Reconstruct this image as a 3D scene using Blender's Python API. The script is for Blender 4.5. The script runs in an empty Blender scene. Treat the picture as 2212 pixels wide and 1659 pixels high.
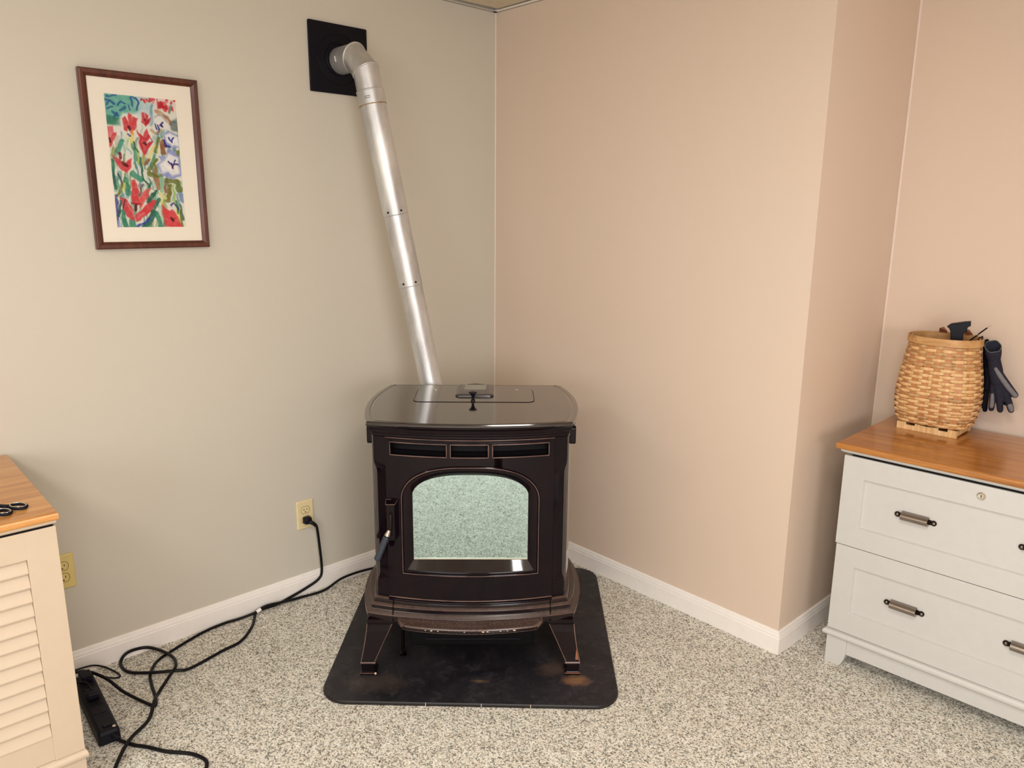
import bpy, bmesh, math, random
import numpy as np
from mathutils import Vector, Matrix
C = bpy.context.scene.collection
SC = bpy.context.scene
PI = math.pi
random.seed(4)
rng = np.random.RandomState(4)

# ------------------------------------------------------------------ camera, light, exposure
def link_new(name, data):
    o = bpy.data.objects.new(name, data); C.objects.link(o); return o

YAW, PITCH, ROLL = math.radians(47.12160033), math.radians(12.73608873), math.radians(0.46849449)
FPX = 1644.96
fw = Vector((-math.sin(YAW)*math.cos(PITCH), math.cos(YAW)*math.cos(PITCH), -math.sin(PITCH)))
r0 = fw.cross(Vector((0, 0, 1))).normalized(); u0 = r0.cross(fw)
r1 = math.cos(ROLL)*r0 + math.sin(ROLL)*u0; u1 = -math.sin(ROLL)*r0 + math.cos(ROLL)*u0
cd = bpy.data.cameras.new('camera'); cam = link_new('camera', cd)
cam.matrix_world = Matrix(((r1.x, u1.x, -fw.x, 2.5684618), (r1.y, u1.y, -fw.y, -2.27609481), (r1.z, u1.z, -fw.z, 1.47375462), (0, 0, 0, 1)))
cd.sensor_fit = 'HORIZONTAL'; cd.sensor_width = 36.0; cd.lens = 36.0*FPX/2212.0; cd.clip_start = 0.02
SC.camera = cam

w = bpy.data.worlds.new('world'); SC.world = w; w.use_nodes = True
w.node_tree.nodes['Background'].inputs[0].default_value = (0.8, 0.86, 1, 1)
w.node_tree.nodes['Background'].inputs[1].default_value = 0.05

def area(name, loc, target, sx, sy, power, col):
    l = bpy.data.lights.new(name, 'AREA'); l.shape = 'RECTANGLE'; l.size = sx; l.size_y = sy
    l.energy = power; l.color = col
    o = link_new(name, l); o.location = loc
    o.rotation_euler = (Vector(target)-Vector(loc)).to_track_quat('-Z', 'Y').to_euler()
    return o
area('unseen_overhead_light', (2.40, -1.65, 2.262), (2.40, -1.65, 0), 0.58, 0.58, 17, (1.0, 0.95, 0.89))  # main ceiling lamp, unseen; position read from the pipe's cast shadow
area('unseen_overhead_light', (3.40, -3.40, 2.262), (3.40, -3.40, 0), 1.15, 0.58, 18, (1.0, 0.95, 0.90))  # added overhead fill without a fixture, softens the room light
area('unseen_overhead_light', (1.20, -3.40, 2.262), (1.20, -3.40, 0), 1.15, 0.58, 14, (1.0, 0.95, 0.90))  # further added fill overhead, unseen, flattens the light on the walls
area('unseen_side_light', (3.1, -4.30, 1.35), (2.2, 0.0, 0.75), 1.9, 1.1, 22, (0.86, 0.94, 1.0))  # unseen daylight window, inferred from the cool drawer cabinet front
area('unseen_side_light', (4.6, -2.60, 1.25), (0.0, -1.40, 0.50), 1.5, 1.1, 36, (0.97, 0.97, 1.0))  # unseen fill added to brighten the left wall; no window known here

SC.view_settings.view_transform = 'Standard'; SC.view_settings.look = 'None'
SC.view_settings.gamma = 1.0; SC.view_settings.use_curve_mapping = False
SC.view_settings.exposure = 0.56

# ------------------------------------------------------------------ materials
def s2l(r, g, b):
    f = lambda c: (c/255/12.92) if c/255 <= 0.04045 else ((c/255+0.055)/1.055)**2.4
    return (f(r), f(g), f(b), 1)

class NT:
    def __init__(s, name):
        s.m = bpy.data.materials.new(name); s.m.use_nodes = True
        s.t = s.m.node_tree; s.p = s.t.nodes['Principled BSDF']
    def n(s, typ, **kw):
        nd = s.t.nodes.new(typ)
        for k, v in kw.items():
            if k.startswith('_'): setattr(nd, k[1:], v)
            else: nd.inputs[k.replace('__', ' ')].default_value = v
        return nd
    def l(s, a, b): s.t.links.new(a, b)
    def coord(s, kind='Object'):
        return s.t.nodes.new('ShaderNodeTexCoord').outputs[kind]
    def noise(s, scale, detail=3, rough=0.55, vec=None, dist=0.0):
        nd = s.n('ShaderNodeTexNoise', Scale=scale, Detail=detail, Roughness=rough, Distortion=dist)
        s.l(vec if vec is not None else s.coord(), nd.inputs['Vector']); return nd.outputs['Fac']
    def ramp(s, fac, stops, interp='LINEAR'):
        nd = s.n('ShaderNodeValToRGB'); cr = nd.color_ramp; cr.interpolation = interp
        while len(cr.elements) < len(stops): cr.elements.new(0.5)
        for e, (pos, col) in zip(cr.elements, stops): e.position = pos; e.color = col
        s.l(fac, nd.inputs[0]); return nd.outputs[0]
    def mix(s, fac, a, b, mode='MIX'):
        nd = s.t.nodes.new('ShaderNodeMix'); nd.data_type = 'RGBA'; nd.blend_type = mode
        for val, idx in ((fac, 0), (a, 6), (b, 7)):
            if isinstance(val, (int, float, tuple)): nd.inputs[idx].default_value = val
            else: s.l(val, nd.inputs[idx])
        return nd.outputs[2]
    def mapping(s, scale, kind='Object', rot=(0, 0, 0)):
        mp = s.n('ShaderNodeMapping'); mp.inputs['Scale'].default_value = scale; mp.inputs['Rotation'].default_value = rot
        s.l(s.coord(kind), mp.inputs['Vector']); return mp.outputs[0]
    def math(s, op, a, b=None):
        nd = s.t.nodes.new('ShaderNodeMath'); nd.operation = op
        for i, v in enumerate((a, b)):
            if v is None: continue
            if isinstance(v, (int, float)): nd.inputs[i].default_value = v
            else: s.l(v, nd.inputs[i])
        return nd.outputs[0]
    def base(s, c):
        if isinstance(c, tuple): s.p.inputs['Base Color'].default_value = c
        else: s.l(c, s.p.inputs['Base Color'])
    def set(s, **kw):
        for k, v in kw.items():
            inp = s.p.inputs[k.replace('__', ' ')]
            if isinstance(v, (int, float, tuple)): inp.default_value = v
            else: s.l(v, inp)
    def bump(s, h, strength=0.3, dist=0.002):
        b = s.n('ShaderNodeBump', Strength=strength, Distance=dist); s.l(h, b.inputs['Height'])
        s.l(b.outputs[0], s.p.inputs['Normal'])

def plain(name, col, rough=0.5, metal=0.0, coat=0.0, var=0.06, scale=30, spec=0.5):
    t = NT(name)
    f = t.noise(scale)
    lo = tuple(c*(1-var) for c in col[:3])+(1,); hi = tuple(min(1, c*(1+var)) for c in col[:3])+(1,)
    t.base(t.ramp(f, [(0.3, lo), (0.7, hi)]))
    t.set(Roughness=rough, Metallic=metal); t.p.inputs['Coat Weight'].default_value = coat
    t.p.inputs['Coat Roughness'].default_value = 0.05
    t.p.inputs['Specular IOR Level'].default_value = spec
    return t.m

def wall_mat(name, col, tint):
    t = NT(name)
    big = t.noise(1.6, 2, 0.5, t.mapping((1, 1, .7)))
    c = t.mix(t.math('MULTIPLY', big, 0.55), col, tint)
    marks = t.ramp(t.noise(9, 6, 0.7, None, 1.2), [(0.0, (0, 0, 0, 1)), (0.745, (0, 0, 0, 1)), (0.80, (1, 1, 1, 1))])
    c = t.mix(t.math('MULTIPLY', marks, 0.22), c, s2l(150, 130, 112))
    t.base(c); t.set(Roughness=0.62)
    t.p.inputs['Specular IOR Level'].default_value = 0.3
    t.bump(t.noise(260, 3), 0.10, 0.0015)
    return t.m
M = {}
M['wall_sage'] = wall_mat('sage_wall_paint', s2l(206, 198, 184), s2l(203, 200, 188))
M['wall_blush'] = wall_mat('blush_wall_paint', s2l(220, 202, 187), s2l(225, 199, 174))
M['trim'] = plain('white_trim_paint', s2l(246, 240, 235), 0.35, var=0.02)
M['white'] = plain('white_cabinet_paint', s2l(204, 203, 200), 0.38, var=0.015)
M['cream'] = plain('cream_cabinet_paint', s2l(204, 186, 164), 0.4, var=0.015)

def carpet():
    t = NT('flecked_loop_carpet')
    co = t.coord()
    nz = t.n('ShaderNodeTexNoise', Scale=160, Detail=1); t.l(co, nz.inputs['Vector'])
    off = t.n('ShaderNodeVectorMath', _operation='MULTIPLY_ADD')
    t.l(nz.outputs['Color'], off.inputs[0]); off.inputs[1].default_value = (0.006, 0.006, 0.006); t.l(co, off.inputs[2])
    v = t.n('ShaderNodeTexVoronoi', Scale=255); t.l(off.outputs[0], v.inputs['Vector'])
    sep = t.n('ShaderNodeSeparateColor'); t.l(v.outputs['Color'], sep.inputs[0])
    col = t.ramp(sep.outputs[0], [(0.0, s2l(92, 88, 78)), (0.07, s2l(150, 124, 110)), (0.13, s2l(150, 154, 142)), (0.24, s2l(200, 193, 177)),
                                  (0.40, s2l(227, 220, 205)), (0.58, s2l(242, 237, 224)), (0.76, s2l(250, 248, 240)), (0.94, s2l(120, 126, 124))], 'CONSTANT')
    blot = t.noise(22, 3)
    col = t.mix(0.20, col, t.ramp(blot, [(0.35, s2l(160, 154, 146)), (0.65, s2l(236, 234, 228))]))
    t.base(col); t.set(Roughness=0.95); t.p.inputs['Specular IOR Level'].default_value = 0.1
    h = t.math('SUBTRACT', 1.0, v.outputs['Distance'])
    t.bump(h, 0.55, 0.003)
    return t.m
M['carpet'] = carpet()

def enamel(name, col, col2, spec=0.2, coat=0.0):
    t = NT(name)
    f = t.noise(14, 4)
    t.base(t.ramp(f, [(0.35, col), (0.7, col2)]))
    t.set(Roughness=0.09); t.p.inputs['Specular IOR Level'].default_value = spec
    t.p.inputs['Coat Weight'].default_value = coat; t.p.inputs['Coat Roughness'].default_value = 0.10
    t.bump(t.noise(40, 2), 0.02, 0.002)
    return t.m
M['enamel'] = enamel('brown_black_enamel', s2l(14, 8, 15), s2l(22, 11, 16))
M['enamel_top'] = enamel('brown_black_top_enamel', s2l(20, 11, 14), s2l(28, 15, 17), 0.5, 1.0)
M['enamel_gloss'] = enamel('glossy_surround_enamel', s2l(13, 7, 14), s2l(20, 10, 15), 0.5, 0.6)
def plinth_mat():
    t = NT('painted_sheen_enamel')
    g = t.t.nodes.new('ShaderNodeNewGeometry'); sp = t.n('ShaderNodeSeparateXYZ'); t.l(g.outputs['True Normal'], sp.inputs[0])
    up = t.ramp(sp.outputs['Z'], [(0.30, (0, 0, 0, 1)), (0.85, (1, 1, 1, 1))])  # reflected light put into the colour of up-facing ledges, along with dusty roughness
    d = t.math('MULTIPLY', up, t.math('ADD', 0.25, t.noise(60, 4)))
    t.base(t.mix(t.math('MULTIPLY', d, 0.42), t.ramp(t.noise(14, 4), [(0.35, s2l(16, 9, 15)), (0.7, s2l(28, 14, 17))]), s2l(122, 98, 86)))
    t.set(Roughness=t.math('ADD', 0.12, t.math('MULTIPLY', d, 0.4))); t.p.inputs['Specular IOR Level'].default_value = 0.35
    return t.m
M['enamel_painted_sheen'] = plinth_mat()
M['enamel_edge'] = enamel('thin_brown_enamel_edge', s2l(82, 60, 56), s2l(118, 92, 84), 0.5)
def dusty_enamel():
    t = NT('dusty_enamel')
    sp = t.ramp(t.noise(420, 2), [(0.52, (0, 0, 0, 1)), (0.72, (1, 1, 1, 1))])
    bl = t.ramp(t.noise(18, 3), [(0.3, (0.15, 0.15, 0.15, 1)), (0.7, (0.9, 0.9, 0.9, 1))])
    d = t.math('MULTIPLY', sp, bl)
    t.base(t.mix(t.math('MULTIPLY', d, 0.7), t.mix(0.55, s2l(44, 26, 26), s2l(96, 76, 68)), s2l(190, 168, 150)))
    t.set(Roughness=t.math('ADD', t.math('MULTIPLY', d, 0.5), 0.25)); t.p.inputs['Coat Weight'].default_value = 0.4
    return t.m
M['dusty'] = dusty_enamel()
M['dark'] = plain('matt_black_recess', s2l(9, 7, 11), 0.55, spec=0.15)
M['iron'] = plain('black_iron', s2l(16, 13, 22), 0.42, spec=0.25)
M['plate_black'] = plain('satin_black_wall_plate', s2l(9, 7, 18), 0.55, spec=0.2)
M['rust'] = plain('rusty_iron', s2l(150, 92, 58), 0.8, var=0.3, scale=120)
M['chip'] = plain('chipped_enamel', s2l(214, 190, 170), 0.6)
M['steel_bare'] = plain('bare_grey_steel', s2l(190, 180, 165), 0.35, metal=1.0)
M['grip'] = plain('blue_grey_handle_grip', s2l(44, 50, 62), 0.42)
M['plastic_grey'] = plain('charcoal_panel_plastic', s2l(52, 46, 50), 0.22, coat=0.4)
M['screen'] = plain('grey_display_screen', s2l(150, 150, 138), 0.15)
def stove_glass():
    t = NT('mirrored_stove_glass')
    sm = t.noise(16, 4)
    t.base(t.ramp(sm, [(0.35, (0.44, 0.60, 0.62, 1)), (0.75, (0.49, 0.65, 0.66, 1))]))
    t.set(Metallic=1.0, Roughness=0.02)
    return t.m
M['mirror'] = stove_glass()
def galv():
    t = NT('galvanised_steel')
    a = t.noise(11, 4, 0.6, t.mapping((1, 1, .35)))
    t.base(t.ramp(a, [(0.3, s2l(178, 178, 180)), (0.5, s2l(206, 206, 206)), (0.72, s2l(232, 232, 230))]))
    spots = t.ramp(t.noise(60, 3), [(0.66, (0, 0, 0, 1)), (0.76, (1, 1, 1, 1))])
    t.set(Metallic=0.72, Roughness=t.math('ADD', t.math('MULTIPLY', a, 0.22), 0.32))
    c = t.p.inputs['Base Color'].links[0].from_socket
    t.base(t.mix(t.math('MULTIPLY', spots, 0.35), c, s2l(140, 120, 104)))
    return t.m
M['galv'] = galv()
def seam_rust():
    t = NT('rust_stained_seam')
    f = t.noise(30, 3)
    t.base(t.ramp(f, [(0.4, s2l(176, 168, 156)), (0.55, s2l(170, 122, 74)), (0.7, s2l(110, 70, 44))])); t.set(Metallic=0.4, Roughness=0.55)
    return t.m
M['seam'] = seam_rust()

def wood(name, a, b, c, rough, coat, along='X', scale=1.0):
    t = NT(name)
    sc = {'X': (1.2, 14, 14), 'Y': (14, 1.2, 14), 'Z': (14, 14, 1.2)}[along]
    mp = t.mapping(tuple(v*scale for v in sc))
    f = t.noise(3.0, 5, 0.6, mp, 0.6)
    g = t.noise(16, 3, 0.6, mp)
    f2 = t.math('ADD', t.math('MULTIPLY', f, 0.75), t.math('MULTIPLY', g, 0.25))
    t.base(t.ramp(f2, [(0.3, a), (0.5, b), (0.7, c)]))
    t.set(Roughness=rough); t.p.inputs['Coat Weight'].default_value = coat; t.p.inputs['Coat Roughness'].default_value = 0.12
    return t.m
M['oak'] = wood('varnished_honey_wood', s2l(138, 82, 28), s2l(176, 112, 44), s2l(198, 136, 60), 0.35, 0.7, 'X')
M['oak_y'] = wood('varnished_honey_wood_along_side', s2l(170, 108, 50), s2l(204, 142, 74), s2l(220, 164, 98), 0.38, 0.5, 'Y')
M['frame_wood'] = wood('reddish_brown_frame_wood', s2l(56, 24, 16), s2l(84, 40, 26), s2l(104, 52, 34), 0.4, 0.3, 'Z')
M['splint'] = wood('ash_splint', s2l(196, 150, 98), s2l(222, 180, 126), s2l(240, 208, 160), 0.5, 0.1, 'Z', 2)
M['splint_dark'] = wood('stained_ash_splint', s2l(152, 110, 70), s2l(188, 146, 98), s2l(214, 174, 124), 0.5, 0.1, 'Z', 2)
M['stake'] = wood('ash_stake', s2l(166, 104, 56), s2l(192, 132, 80), s2l(206, 150, 96), 0.55, 0.05, 'Z', 2)
M['hoop'] = wood('bent_ash_hoop', s2l(166, 118, 68), s2l(196, 150, 96), s2l(210, 168, 114), 0.5, 0.1, 'X', 1)
M['leather'] = plain('brown_leather', s2l(136, 78, 50), 0.6, var=0.2)
M['black_plastic'] = plain('black_plastic', s2l(13, 13, 26), 0.5, spec=0.25)
M['cord'] = plain('black_cord_rubber', s2l(12, 10, 15), 0.45, spec=0.25)
M['knit'] = plain('charcoal_knit', s2l(44, 44, 56), 0.9, var=0.25, scale=300, spec=0.1)
M['knit_dark'] = plain('black_knit', s2l(20, 20, 28), 0.9, var=0.25, scale=300, spec=0.1)
M['glove_grey'] = plain('grey_latex_palm', s2l(112, 112, 118), 0.7, var=0.15, scale=90)
M['glove_trim'] = plain('grey_green_cuff_edge', s2l(92, 104, 100), 0.9)
M['ivory'] = plain('ivory_plastic', s2l(232, 214, 166), 0.35, var=0.02)
M['ivory_dark'] = plain('yellowed_ivory_plastic', s2l(222, 200, 128), 0.35, var=0.02)
M['slot'] = plain('dark_slot', s2l(40, 30, 24), 0.6)
M['pewter'] = plain('brushed_pewter', s2l(150, 140, 133), 0.27, metal=1.0)
M['pewter_dark'] = plain('dark_pewter', s2l(48, 40, 38), 0.35, metal=1.0)
M['chrome'] = plain('chrome', s2l(225, 222, 215), 0.12, metal=1.0)
M['mat_board'] = plain('cream_mat_board', s2l(253, 244, 228), 0.85, var=0.01, spec=0.1)
M['tile'] = None
def ceiling_tile():
    t = NT('fissured_ceiling_tile')
    f = t.noise(55, 4, 0.6, None, 1.5)
    t.base(t.ramp(f, [(0.0, s2l(206, 192, 168)), (0.62, s2l(212, 198, 174)), (0.72, s2l(130, 116, 98))]))
    t.set(Roughness=0.9); t.bump(f, 0.4, 0.004); return t.m
M['tile'] = ceiling_tile()
def pad_mat():
    t = NT('black_hearth_pad_top')
    co = t.coord()
    n1 = t.ramp(t.noise(5, 4), [(0.35, s2l(13, 13, 22)), (0.7, s2l(40, 38, 44))])
    dust = t.ramp(t.noise(26, 6, 0.75), [(0.50, (0, 0, 0, 1)), (0.74, (1, 1, 1, 1))])
    c = t.mix(t.math('MULTIPLY', dust, 0.42), n1, s2l(86, 80, 82))
    speck = t.ramp(t.noise(330, 1), [(0.72, (0, 0, 0, 1)), (0.78, (1, 1, 1, 1))])
    c = t.mix(t.math('MULTIPLY', speck, 0.5), c, s2l(150, 136, 120))
    def stain(cc, cx, cy, rx, ry, col, amt):
        mp = t.n('ShaderNodeMapping', _vector_type='TEXTURE'); mp.inputs['Location'].default_value = (cx, cy, 0.012); mp.inputs['Scale'].default_value = (rx, ry, 1)
        t.l(co, mp.inputs['Vector'])
        ln = t.n('ShaderNodeVectorMath', _operation='LENGTH'); t.l(mp.outputs[0], ln.inputs[0])
        nz = t.noise(30, 5, 0.7)
        k = t.math('ADD', ln.outputs['Value'], t.math('MULTIPLY', t.math('SUBTRACT', nz, 0.5), 1.5))
        f = t.ramp(k, [(0.25, (1, 1, 1, 1)), (1.0, (0, 0, 0, 1))])
        return t.mix(t.math('MULTIPLY', f, amt), cc, col)
    c = stain(c, 0.335, -0.022, 0.06, 0.035, s2l(140, 102, 72), 0.75)
    c = stain(c, 0.27, 0.04, 0.07, 0.05, s2l(98, 78, 64), 0.45)
    c = stain(c, 0.03, -0.035, 0.035, 0.012, s2l(120, 96, 70), 0.7)
    c = stain(c, -0.30, -0.05, 0.12, 0.06, s2l(78, 66, 58), 0.5)
    t.base(c); t.set(Roughness=0.5); t.bump(t.noise(200, 3), 0.12, 0.002)
    return t.m
M['pad'] = pad_mat()
M['pad_edge'] = plain('black_pad_edge', s2l(22, 19, 20), 0.45)
def pane():
    t = NT('picture_glass'); t.t.nodes.remove(t.p)
    out = [n for n in t.t.nodes if n.type == 'OUTPUT_MATERIAL'][0]
    tr = t.t.nodes.new('ShaderNodeBsdfTransparent'); gl = t.t.nodes.new('ShaderNodeBsdfGlossy'); gl.inputs['Roughness'].default_value = 0.02
    fr = t.t.nodes.new('ShaderNodeFresnel'); fr.inputs[0].default_value = 1.35
    mx = t.t.nodes.new('ShaderNodeMixShader'); t.l(fr.outputs[0], mx.inputs[0]); t.l(tr.outputs[0], mx.inputs[1]); t.l(gl.outputs[0], mx.inputs[2])
    t.l(mx.outputs[0], out.inputs[0]); return t.m
M['pane'] = pane()

# ------------------------------------------------------------------ builders
def obj(name, me, mat=None, parent=None, bevel=0, seg=2, smooth=False, loc=None, rot=None):
    o = link_new(name, me)
    if mat is not None: me.materials.append(M[mat] if isinstance(mat, str) else mat)
    if parent is not None: o.parent = parent
    if loc is not None: o.location = loc
    if rot is not None: o.rotation_euler = rot
    if smooth:
        for p in me.polygons: p.use_smooth = True
    if bevel:
        b = o.modifiers.new('bevel', 'BEVEL'); b.width = bevel; b.segments = seg; b.limit_method = 'ANGLE'; b.angle_limit = math.radians(35)
        b.harden_normals = False
    return o
class MB:
    def __init__(s): s.v = []; s.f = []
    def add(s, vs, fs):
        k = len(s.v); s.v += [tuple(p) for p in vs]; s.f += [tuple(i+k for i in f) for f in fs]; return s
    def box(s, x0, x1, y0, y1, z0, z1):
        return s.add([(x0, y0, z0), (x1, y0, z0), (x1, y1, z0), (x0, y1, z0), (x0, y0, z1), (x1, y0, z1), (x1, y1, z1), (x0, y1, z1)],
                     [(0, 3, 2, 1), (4, 5, 6, 7), (0, 1, 5, 4), (1, 2, 6, 5), (2, 3, 7, 6), (3, 0, 4, 7)])
    def loops(s, loops, cap0=True, cap1=True, closed=True):
        n = len(loops[0]); vs = [p for L in loops for p in L]; fs = []
        for a in range(len(loops)-1):
            for i in range(n if closed else n-1):
                j = (i+1) % n
                fs.append((a*n+i, a*n+j, (a+1)*n+j, (a+1)*n+i))
        if cap0: fs.append(tuple(range(n-1, -1, -1)))
        if cap1: fs.append(tuple(range((len(loops)-1)*n, len(loops)*n)))
        return s.add(vs, fs)
    def tube(s, pts, r, n=10, caps=True, closed=False):
        pts = [Vector(p) for p in pts]; m = len(pts)
        rs = r if isinstance(r, (list, tuple)) else [r]*m
        up = None; rings = []
        for i, p in enumerate(pts):
            a = pts[i-1] if (i > 0 or closed) else p; b = pts[(i+1) % m] if (i < m-1 or closed) else p
            t = (b-a).normalized()
            if up is None: up = Vector((0, 0, 1)) if abs(t.z) < 0.9 else Vector((1, 0, 0))
            e = (up - t*up.dot(t)).normalized(); up = e; g = t.cross(e)
            rings.append([p + rs[i]*(math.cos(2*PI*k/n)*e + math.sin(2*PI*k/n)*g) for k in range(n)])
        if closed: rings.append(rings[0])
        return s.loops(rings, caps and not closed, caps and not closed)
    def cyl(s, a, b, r0, r1=None, n=20):
        a = Vector(a); b = Vector(b); r1 = r0 if r1 is None else r1
        return s.tube([a, b], [r0, r1], n)
    def lathe(s, prof, n=24, loc=(0, 0, 0)):
        L = [[(loc[0]+r*math.cos(2*PI*k/n), loc[1]+r*math.sin(2*PI*k/n), loc[2]+z) for k in range(n)] for r, z in prof]
        return s.loops(L)
    def ell(s, c, rx, ry, rz, n=12, m=8):
        L = []
        for i in range(1, m):
            a = -PI/2+PI*i/m
            L.append([(c[0]+rx*math.cos(a)*math.cos(2*PI*k/n), c[1]+ry*math.cos(a)*math.sin(2*PI*k/n), c[2]+rz*math.sin(a)) for k in range(n)])
        return s.loops(L)
    def prism(s, poly, axis, a, b):
        P = {'z': lambda p, t: (p[0], p[1], t), 'y': lambda p, t: (p[0], t, p[1]), 'x': lambda p, t: (t, p[0], p[1])}[axis]
        return s.loops([[P(p, a) for p in poly], [P(p, b) for p in poly]])
    def mesh(s, name='m', fix=True):
        me = bpy.data.meshes.new(name); me.from_pydata(s.v, [], s.f); me.update()
        if fix:
            bm = bmesh.new(); bm.from_mesh(me); bmesh.ops.recalc_face_normals(bm, faces=bm.faces); bm.to_mesh(me); bm.free()
        return me
    def build(s, name, mat, parent=None, **kw):
        return obj(name, s.mesh(name), mat, parent, **kw)
def thing(name, label, cat, loc=(0, 0, 0), rotz=0.0, group=None):
    o = link_new(name, None); o.empty_display_size = 0.05; o.location = loc; o.rotation_euler = (0, 0, rotz)
    o['label'] = label; o['category'] = cat
    if group: o['group'] = group
    return o
def tag(o, label, cat, group=None):
    o['label'] = label; o['category'] = cat
    if group: o['group'] = group
    return o
def struct(name, mb, mat, label=None, parent=None, **kw):
    o = mb.build(name, mat, parent, **kw)
    if parent is None:
        o['kind'] = 'structure'
        if label: o['label'] = label
    return o
def smooth_angle(o, deg=40):
    me = o.data
    for p in me.polygons: p.use_smooth = True
    bm = bmesh.new(); bm.from_mesh(me)
    for e in bm.edges:
        if len(e.link_faces) == 2 and e.calc_face_angle(0) > math.radians(deg): e.smooth = False
    bm.to_mesh(me); bm.free(); return o
def catmull(pts, k=6, closed=False):
    P = [Vector(p) for p in pts]; out = []; n = len(P)
    for i in range(n if closed else n-1):
        g = (lambda j: P[j % n]) if closed else (lambda j: P[max(0, min(n-1, j))])
        p0, p1, p2, p3 = g(i-1), g(i), g(i+1), g(i+2)
        for q in range(k):
            t = q/k
            out.append(0.5*((2*p1)+(p2-p0)*t+(2*p0-5*p1+4*p2-p3)*t*t+(3*p1-p0-3*p2+p3)*t**3))
    if not closed: out.append(P[-1])
    return out
def rrect(x0, x1, y0, y1, r, n=6):
    out = []
    for cx, cy, a0 in ((x1-r, y0+r, -90), (x1-r, y1-r, 0), (x0+r, y1-r, 90), (x0+r, y0+r, 180)):
        for k in range(n+1):
            a = math.radians(a0+90*k/n); out.append((cx+r*math.cos(a), cy+r*math.sin(a)))
    return out

# ------------------------------------------------------------------ setting
W, D, H = 1.4666, 0.5929, 2.2828
XR, YB = 4.7, -4.45
struct('floor', MB().box(-0.1, XR, YB, D+0.1, -0.05, 0), 'carpet', 'beige, grey and brown flecked loop carpet')
struct('wall_left', MB().box(-0.1, 0, YB, 0.1, 0, H+0.3), 'wall_sage', 'sage beige wall behind the picture and the stove pipe')
struct('wall_right', MB().box(0, W, 0, 0.1, 0, H+0.3).box(W-0.1, W, 0.1, D, 0, H+0.3), 'wall_blush', 'blush wall to the right of the stove with the projecting corner')
struct('wall_back', MB().box(W-0.1, XR, D, D+0.1, 0, H+0.3), 'wall_blush', 'blush wall behind the basket')
struct('wall_far', MB().box(XR, XR+0.1, YB, D+0.1, 0, H+0.3), 'wall_blush')
struct('wall_front', MB().box(-0.1, XR, YB-0.1, YB, 0, H+0.3), 'wall_sage')
ce = struct('ceiling', MB().box(-0.1, XR+0.1, YB-0.1, D+0.1, H+0.16, H+0.2), 'dark', 'suspended ceiling of fissured tiles')
# tiles: one mesh shared by every tile
TS = 0.61
tile_me = MB().box(0.004, TS-0.004, -TS+0.004, -0.004, 0, 0.015).mesh('tile')
tile_me.materials.append(M['tile'])
for i in range(8):
    for j in range(9):
        x = 0.013+i*TS; y = -0.004+(j-1)*-TS
        if x > XR-0.1 or y < YB+0.1 or (j == 0 and i < 2): continue
        if j == 0: continue
        o = link_new('ceiling_tile', tile_me); o.parent = ce; o.location = (x, y, H+0.004)
        if i == 0 and j == 1: o.location.x += 0.020; o.rotation_euler = (0.004, -0.006, -0.016)
# tee runners and wall angles
for i in range(1, 8):
    MB().box(0.013+i*TS-0.012, 0.013+i*TS+0.012, YB, 0, H-0.001, H+0.003).build('ceiling_runner', 'trim', ce)
for j in range(1, 8):
    MB().box(0, XR, -0.004-j*TS-0.012, -0.004-j*TS+0.012, H-0.0015, H+0.0025).build('ceiling_runner', 'trim', ce)
struct('trim_1', MB().box(0, 0.004, YB, 0, H-0.002, H+0.022).box(0, 0.017, YB, 0, H-0.002, H), 'wall_sage', 'painted wall angle under the ceiling on the left wall')
struct('trim_2', MB().box(0.004, W, -0.004, 0, H-0.002, H+0.022).box(0.004, W+0.02, -0.022, 0, H-0.002, H), 'trim', 'wall angle under the ceiling on the right wall')
struct('trim_3', MB().box(W, W+0.02, -0.022, D, H-0.002, H).box(W, XR, D-0.02, D, H-0.002, H), 'trim')
MB().box(W, XR, 0.0, D, H+0.004, H+0.02).build('ceiling_tile', 'tile', ce)
M['caulk'] = plain('pale_caulk', s2l(232, 214, 200), 0.6, var=0.03)
struct('trim_4', MB().prism([(0.0005, -0.0005), (0.004, -0.0005), (0.0005, -0.004)], 'z', 0.083, H-0.003), 'caulk', 'pale caulk line in the corner behind the stove')
struct('trim_5', MB().prism([(W+0.0005, D-0.0005), (W+0.006, D-0.0005), (W+0.0005, D-0.006)], 'z', 0.083, H-0.003), 'caulk', 'pale caulk line in the corner beside the drawer cabinet')
# baseboards: moulded profile (offset from wall, height)
BP = [(0, 0), (0.012, 0), (0.012, 0.058), (0.010, 0.062), (0.0105, 0.066), (0.008, 0.072), (0.006, 0.080), (0.003, 0.083), (0, 0.083)]
def skirting(name, path, label, mat='trim'):
    # path of wall-line points; offset to the room side (left of the walking direction)
    n = len(path); L = []
    for i in range(n):
        p = Vector(path[i]); ds = []
        if i > 0: ds.append((p-Vector(path[i-1])).normalized())
        if i < n-1: ds.append((Vector(path[i+1])-p).normalized())
        ns = [Vector((-d.y, d.x)) for d in ds]
        m = ns[0] if len(ns) == 1 else (ns[0]+ns[1])/(1+ns[0].dot(ns[1]))
        L.append([(p.x+m.x*o, p.y+m.y*o, z) for o, z in BP])
    return struct(name, MB().loops(L), mat, label)
skirting('baseboard_left', [(0, -0.012), (0, YB)], 'white moulded baseboard along the sage wall')
skirting('baseboard_right', [(W, D), (W, 0), (0, 0)], 'white moulded baseboard around the blush wall corner')
skirting('baseboard_back', [(XR, D), (W+0.012, D)], 'white moulded baseboard behind the drawer cabinet')

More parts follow.
